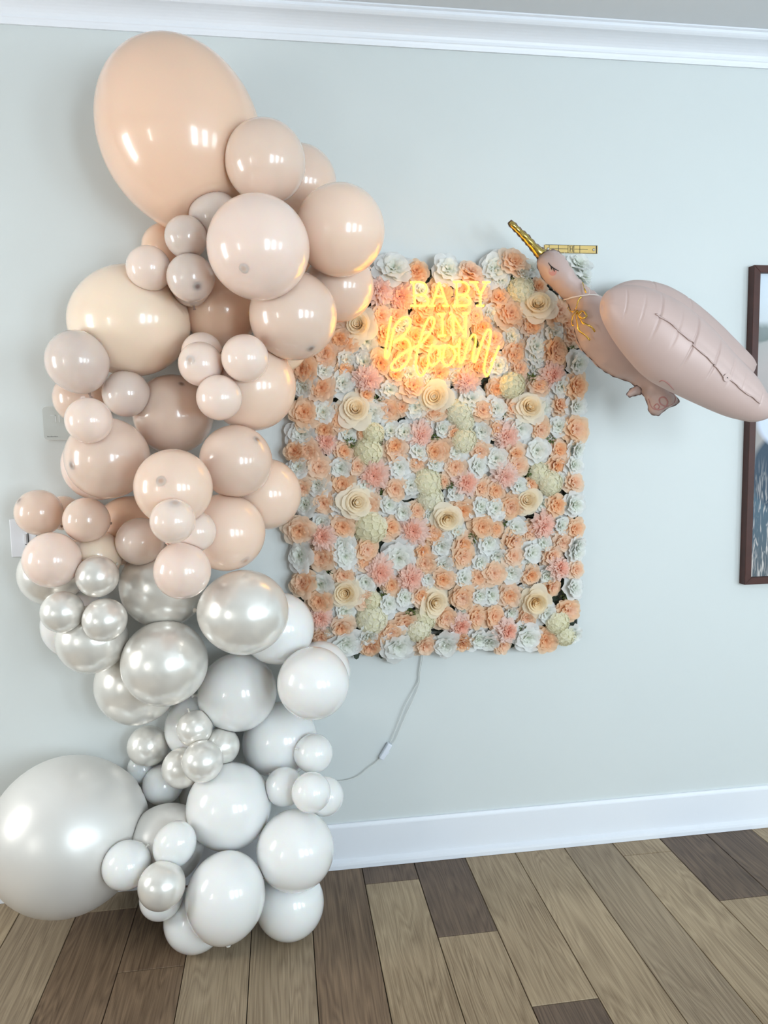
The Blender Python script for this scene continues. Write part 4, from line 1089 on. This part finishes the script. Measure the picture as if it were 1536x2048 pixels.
# ------------------------------------------------------------------ brass measuring bar on the wall
M_bar = simple('bar_yellow', srgb(214, 184, 112), 0.4, 0.1, noise=0.08, scale=60)
pa, pb = at(1089, 491), at(1193, 507)
pa = Vector((at(1089, 499).x, 0, 0)); 
x0, x1 = at(1088, 498).x, at(1194, 500).x; zt, zb = at(1140, 491).z, at(1140, 507).z
gb = tag(empty('hanging_bar', ((x0+x1)/2, 0, (zt+zb)/2)), 'short yellow ruler-like bar with black lines fixed to the wall above the stork', 'bar')
GO = gb.location.copy(); hw, hh = (x1-x0)/2, (zt-zb)/2
box('plate', -hw, hw, -0.006, -0.0005, -hh, hh, M_bar, gb, 0.001)
bm = bmesh.new()
for X in (-0.52, -0.30, -0.02-0.06, 0.04+0.02, 0.20, 0.60):
    add_box(bm, X*2*hw*0.8-0.0006, X*2*hw*0.8+0.0006, -0.0068, -0.0058, -hh*0.92, hh*0.92)
add_box(bm, -hw*0.8, -hw*0.12, -0.0068, -0.0058, -0.0006, 0.0006); add_box(bm, hw*0.12, hw*0.62, -0.0068, -0.0058, -0.0006, 0.0006)
add_box(bm, hw*0.93, hw*0.96, -0.0068, -0.0058, -hh*0.95, hh*0.95); add_box(bm, -hw*0.98, hw*0.98, -0.0068, -0.0058, hh*0.90, hh*0.99)
add_box(bm, -hw*0.98, hw*0.98, -0.0068, -0.0058, -hh*0.99, -hh*0.92)
bm_obj('scale_lines', bm, M_ink, gb)
bm = bmesh.new()
for s in (-1, 1): add_box(bm, s*hw*0.05-0.0008, s*hw*0.05+0.0008, -0.0068, -0.0058, -hh*0.55, hh*0.55)
add_box(bm, -hw*0.05, hw*0.05, -0.0068, -0.0058, -0.001, 0.001)
for s in (-1, 1):
    for z in (-1, 1): add_box(bm, s*hw*0.05-0.003, s*hw*0.05+0.003, -0.0068, -0.0058, z*hh*0.55-0.0007, z*hh*0.55+0.0007)
bm_obj('letter_mark', bm, M_ink, gb)
M_nail = simple('nail_steel', srgb(190, 190, 188), 0.3, 0.9)
for s in (-0.88, 0.84):
    tube('nail', [Vector((s*hw, -0.004, -0.001)), Vector((s*hw, -0.0085, -0.001)), Vector((s*hw, -0.0095, -0.001))], [0.0042, 0.0042, 0.002], M_nail, gb, 12)

# ------------------------------------------------------------------ framed picture
M_frame = simple('walnut_frame', srgb(66, 28, 18), 0.5, noise=0.4, scale=25, coat=0.0)
fx0 = at(1485, 850, 0.0).x; fz1 = at(1500, 530, 0.03).z; fz0 = at(1480, 1170, 0.03).z
FWD, FDEP, FT = 0.62, 0.032, 0.024
fx0 = at(1497, 535, 0.0).x*0.5+at(1478, 1165, 0.0).x*0.5
pf = tag(empty('picture_frame', (fx0+FWD/2, 0, fz0)), 'dark walnut framed portrait photograph hanging behind the stork wing', 'picture')
PO = pf.location.copy(); H = fz1-fz0; hw = FWD/2
def rail(pts):
    bm = bmesh.new()
    lo = [bm.verts.new((x, -0.001, z)) for x, z in pts]; hi = [bm.verts.new((x, -FDEP, z)) for x, z in pts]
    bm.faces.new(lo); bm.faces.new(hi[::-1])
    for i in range(4): bm.faces.new((lo[i], hi[i], hi[(i+1) % 4], lo[(i+1) % 4]))
    bmesh.ops.bevel(bm, geom=[e for e in bm.edges if all(v.co.y < -0.02 for v in e.verts)], offset=0.001, segments=1, affect='EDGES')
    bm_obj('frame_rail', bm, M_frame, pf)
rail([(-hw, 0), (-hw+FT, FT), (-hw+FT, H-FT), (-hw, H)]); rail([(hw, 0), (hw, H), (hw-FT, H-FT), (hw-FT, FT)])
rail([(-hw, 0), (hw, 0), (hw-FT, FT), (-hw+FT, FT)]); rail([(-hw, H), (-hw+FT, H-FT), (hw-FT, H-FT), (hw, H)])
# print: sky, far trees, pale field, white shirt, blue jeans, dry grass
m, nt, b = new_mat('photo_print')
N = nt.nodes; Lk = nt.links
tc = N.new('ShaderNodeTexCoord'); sp = N.new('ShaderNodeSeparateXYZ'); Lk.new(tc.outputs['Object'], sp.inputs[0])
mr = N.new('ShaderNodeMapRange'); mr.inputs['From Min'].default_value = 0; mr.inputs['From Max'].default_value = H; Lk.new(sp.outputs['Z'], mr.inputs['Value'])
nz = N.new('ShaderNodeTexNoise'); nz.inputs['Scale'].default_value = 14; Lk.new(tc.outputs['Object'], nz.inputs['Vector'])
ad = N.new('ShaderNodeMath'); ad.operation = 'MULTIPLY_ADD'; Lk.new(nz.outputs['Fac'], ad.inputs[0]); ad.inputs[1].default_value = 0.05; Lk.new(mr.outputs[0], ad.inputs[2])
cr = N.new('ShaderNodeValToRGB'); R = cr.color_ramp
R.elements[0].position = 0.0; R.elements[0].color = srgb(86, 92, 96)
R.elements[1].position = 1.0; R.elements[1].color = srgb(212, 224, 236)
for p, c in ((0.30, srgb(62, 92, 110)), (0.42, srgb(150, 146, 142)), (0.72, srgb(178, 170, 168)), (0.79, srgb(170, 170, 168)), (0.80, srgb(118, 128, 126)), (0.84, srgb(130, 140, 140)), (0.86, srgb(206, 214, 220))):
    e = R.elements.new(p); e.color = c
Lk.new(ad.outputs[0], cr.inputs['Fac'])
def ellipse(cx, cz, rx, rz, soft=0.15):
    sx = N.new('ShaderNodeMath'); sx.operation = 'MULTIPLY_ADD'; Lk.new(sp.outputs['X'], sx.inputs[0]); sx.inputs[1].default_value = 1/rx; sx.inputs[2].default_value = -cx/rx
    sz = N.new('ShaderNodeMath'); sz.operation = 'MULTIPLY_ADD'; Lk.new(sp.outputs['Z'], sz.inputs[0]); sz.inputs[1].default_value = 1/rz; sz.inputs[2].default_value = -cz/rz
    cb = N.new('ShaderNodeCombineXYZ'); Lk.new(sx.outputs[0], cb.inputs[0]); Lk.new(sz.outputs[0], cb.inputs[1])
    ln = N.new('ShaderNodeVectorMath'); ln.operation = 'LENGTH'; Lk.new(cb.outputs[0], ln.inputs[0])
    q = N.new('ShaderNodeMapRange'); q.inputs['From Min'].default_value = 1+soft; q.inputs['From Max'].default_value = 1-soft; Lk.new(ln.outputs['Value'], q.inputs['Value'])
    return q.outputs[0]
def over(prev, mask, col):
    x = N.new('ShaderNodeMix'); x.data_type = 'RGBA'; Lk.new(mask, x.inputs['Factor']); Lk.new(prev, x.inputs['A']); x.inputs['B'].default_value = col
    return x.outputs['Result']
c = over(cr.outputs['Color'], ellipse(-0.06, H*0.36, 0.23, H*0.16, 0.05), srgb(22, 54, 76))
c = over(c, ellipse(-0.03, H*0.53, 0.24, H*0.13, 0.05), srgb(206, 216, 236))
mp = N.new('ShaderNodeMapping'); mp.inputs['Scale'].default_value = (70, 1, 9); Lk.new(tc.outputs['Object'], mp.inputs['Vector'])
gn = N.new('ShaderNodeTexNoise'); gn.inputs['Scale'].default_value = 1.6; gn.inputs['Distortion'].default_value = 1.2; Lk.new(mp.outputs[0], gn.inputs['Vector'])
gm_ = N.new('ShaderNodeMapRange'); gm_.inputs['From Min'].default_value = 0.5; gm_.inputs['From Max'].default_value = 0.62; Lk.new(gn.outputs['Fac'], gm_.inputs['Value'])
gz = N.new('ShaderNodeMapRange'); gz.inputs['From Min'].default_value = 0.42; gz.inputs['From Max'].default_value = 0.18; Lk.new(mr.outputs[0], gz.inputs['Value'])
gg = N.new('ShaderNodeMath'); gg.operation = 'MULTIPLY'; Lk.new(gm_.outputs[0], gg.inputs[0]); Lk.new(gz.outputs[0], gg.inputs[1])
c = over(c, gg.outputs[0], srgb(196, 190, 186))
Lk.new(c, b.inputs['Base Color']); b.inputs['Roughness'].default_value = 0.45
box('print', -hw+FT-0.002, hw-FT+0.002, -0.014, -0.010, FT-0.002, H-FT+0.002, m, pf)

# ------------------------------------------------------------------ thermostat and light switch
M_th = simple('thermostat_glass', srgb(196, 202, 200), 0.12, coat=0.4)
M_tw = simple('thermostat_body', srgb(228, 230, 228), 0.4)
M_dig = simple('thermostat_digits', srgb(222, 228, 230), 0.3)
tcn = (at(88, 815).x, at(90, 880).z)
S = at(89, 815).z-at(91, 881).z
th = tag(empty('thermostat', (tcn[0]+S/2, 0, tcn[1])), 'square grey-white wall thermostat half hidden by nude balloons', 'thermostat')
def rounded(name, w, h, r, y0, y1, mat, parent, zc):
    pts = []
    for cx, cz, a0 in ((w/2-r, h/2-r, 0), (-w/2+r, h/2-r, 90), (-w/2+r, -h/2+r, 180), (w/2-r, -h/2+r, 270)):
        for k in range(7):
            a = math.radians(a0+k*15); pts.append((cx+r*math.cos(a), zc+cz+r*math.sin(a)))
    n = len(pts); bm = bmesh.new()
    lo = [bm.verts.new((x, y0, z)) for x, z in pts]; hi = [bm.verts.new((x, y1, z)) for x, z in pts]
    bm.faces.new(lo); bm.faces.new(hi[::-1])
    for i in range(n): bm.faces.new((lo[i], hi[i], hi[(i+1) % n], lo[(i+1) % n]))
    return bm_obj(name, bm, mat, parent)
rounded('body', S*1.03, S*1.03, 0.012, -0.0005, -0.014, M_tw, th, S/2)
scr = rounded('screen', S, S, 0.011, -0.0142, -0.017, M_th, th, S/2)
bm = bmesh.new()
for x0, x1, z0, z1 in ((-0.028, -0.012, 0.072, 0.0735), (-0.0145, -0.012, 0.052, 0.0735), (-0.004, -0.0015, 0.052, 0.0735)):
    add_box(bm, x0, x1, -0.0174, -0.0169, z0, z1)
bm_obj('digits', bm, M_dig, scr)
bm = bmesh.new()
for k in range(9):
    add_box(bm, -0.040+k*0.0035, -0.0375+k*0.0035, -0.0174, -0.0169, 0.0085, 0.0100 if k % 3 else 0.0108)
bm_obj('lettering', bm, simple('thermostat_lettering', srgb(120, 124, 124), 0.5), scr)
sx0 = at(22, 1075).x; sz1 = at(24, 1038).z; sz0 = at(26, 1114).z
M_pl = simple('switch_plate_white', srgb(232, 236, 244), 0.3)
ls = tag(empty('light_switch', (sx0+0.037, 0, (sz0+sz1)/2)), 'white light switch plate with dimmer slider behind nude balloons', 'light switch')
h = (sz1-sz0)/2
box('plate', -0.037, 0.037, -0.006, -0.0005, -h, h, M_pl, ls, 0.002)
t = box('toggle', 0.002, 0.010, -0.011, -0.0055, -0.017, 0.012, M_pl, ls, 0.001)
bm = bmesh.new(); add_box(bm, 0.013, 0.0155, -0.0068, -0.0055, -0.02, 0.016); add_box(bm, 0.005, 0.0155, -0.0068, -0.0055, -0.0215, -0.019)
bm_obj('slider_slot', bm, M_ink, ls)
tube('screw', [Vector((0.009, -0.0055, -0.034)), Vector((0.009, -0.0066, -0.034))], 0.0022, M_nail, ls, 10)
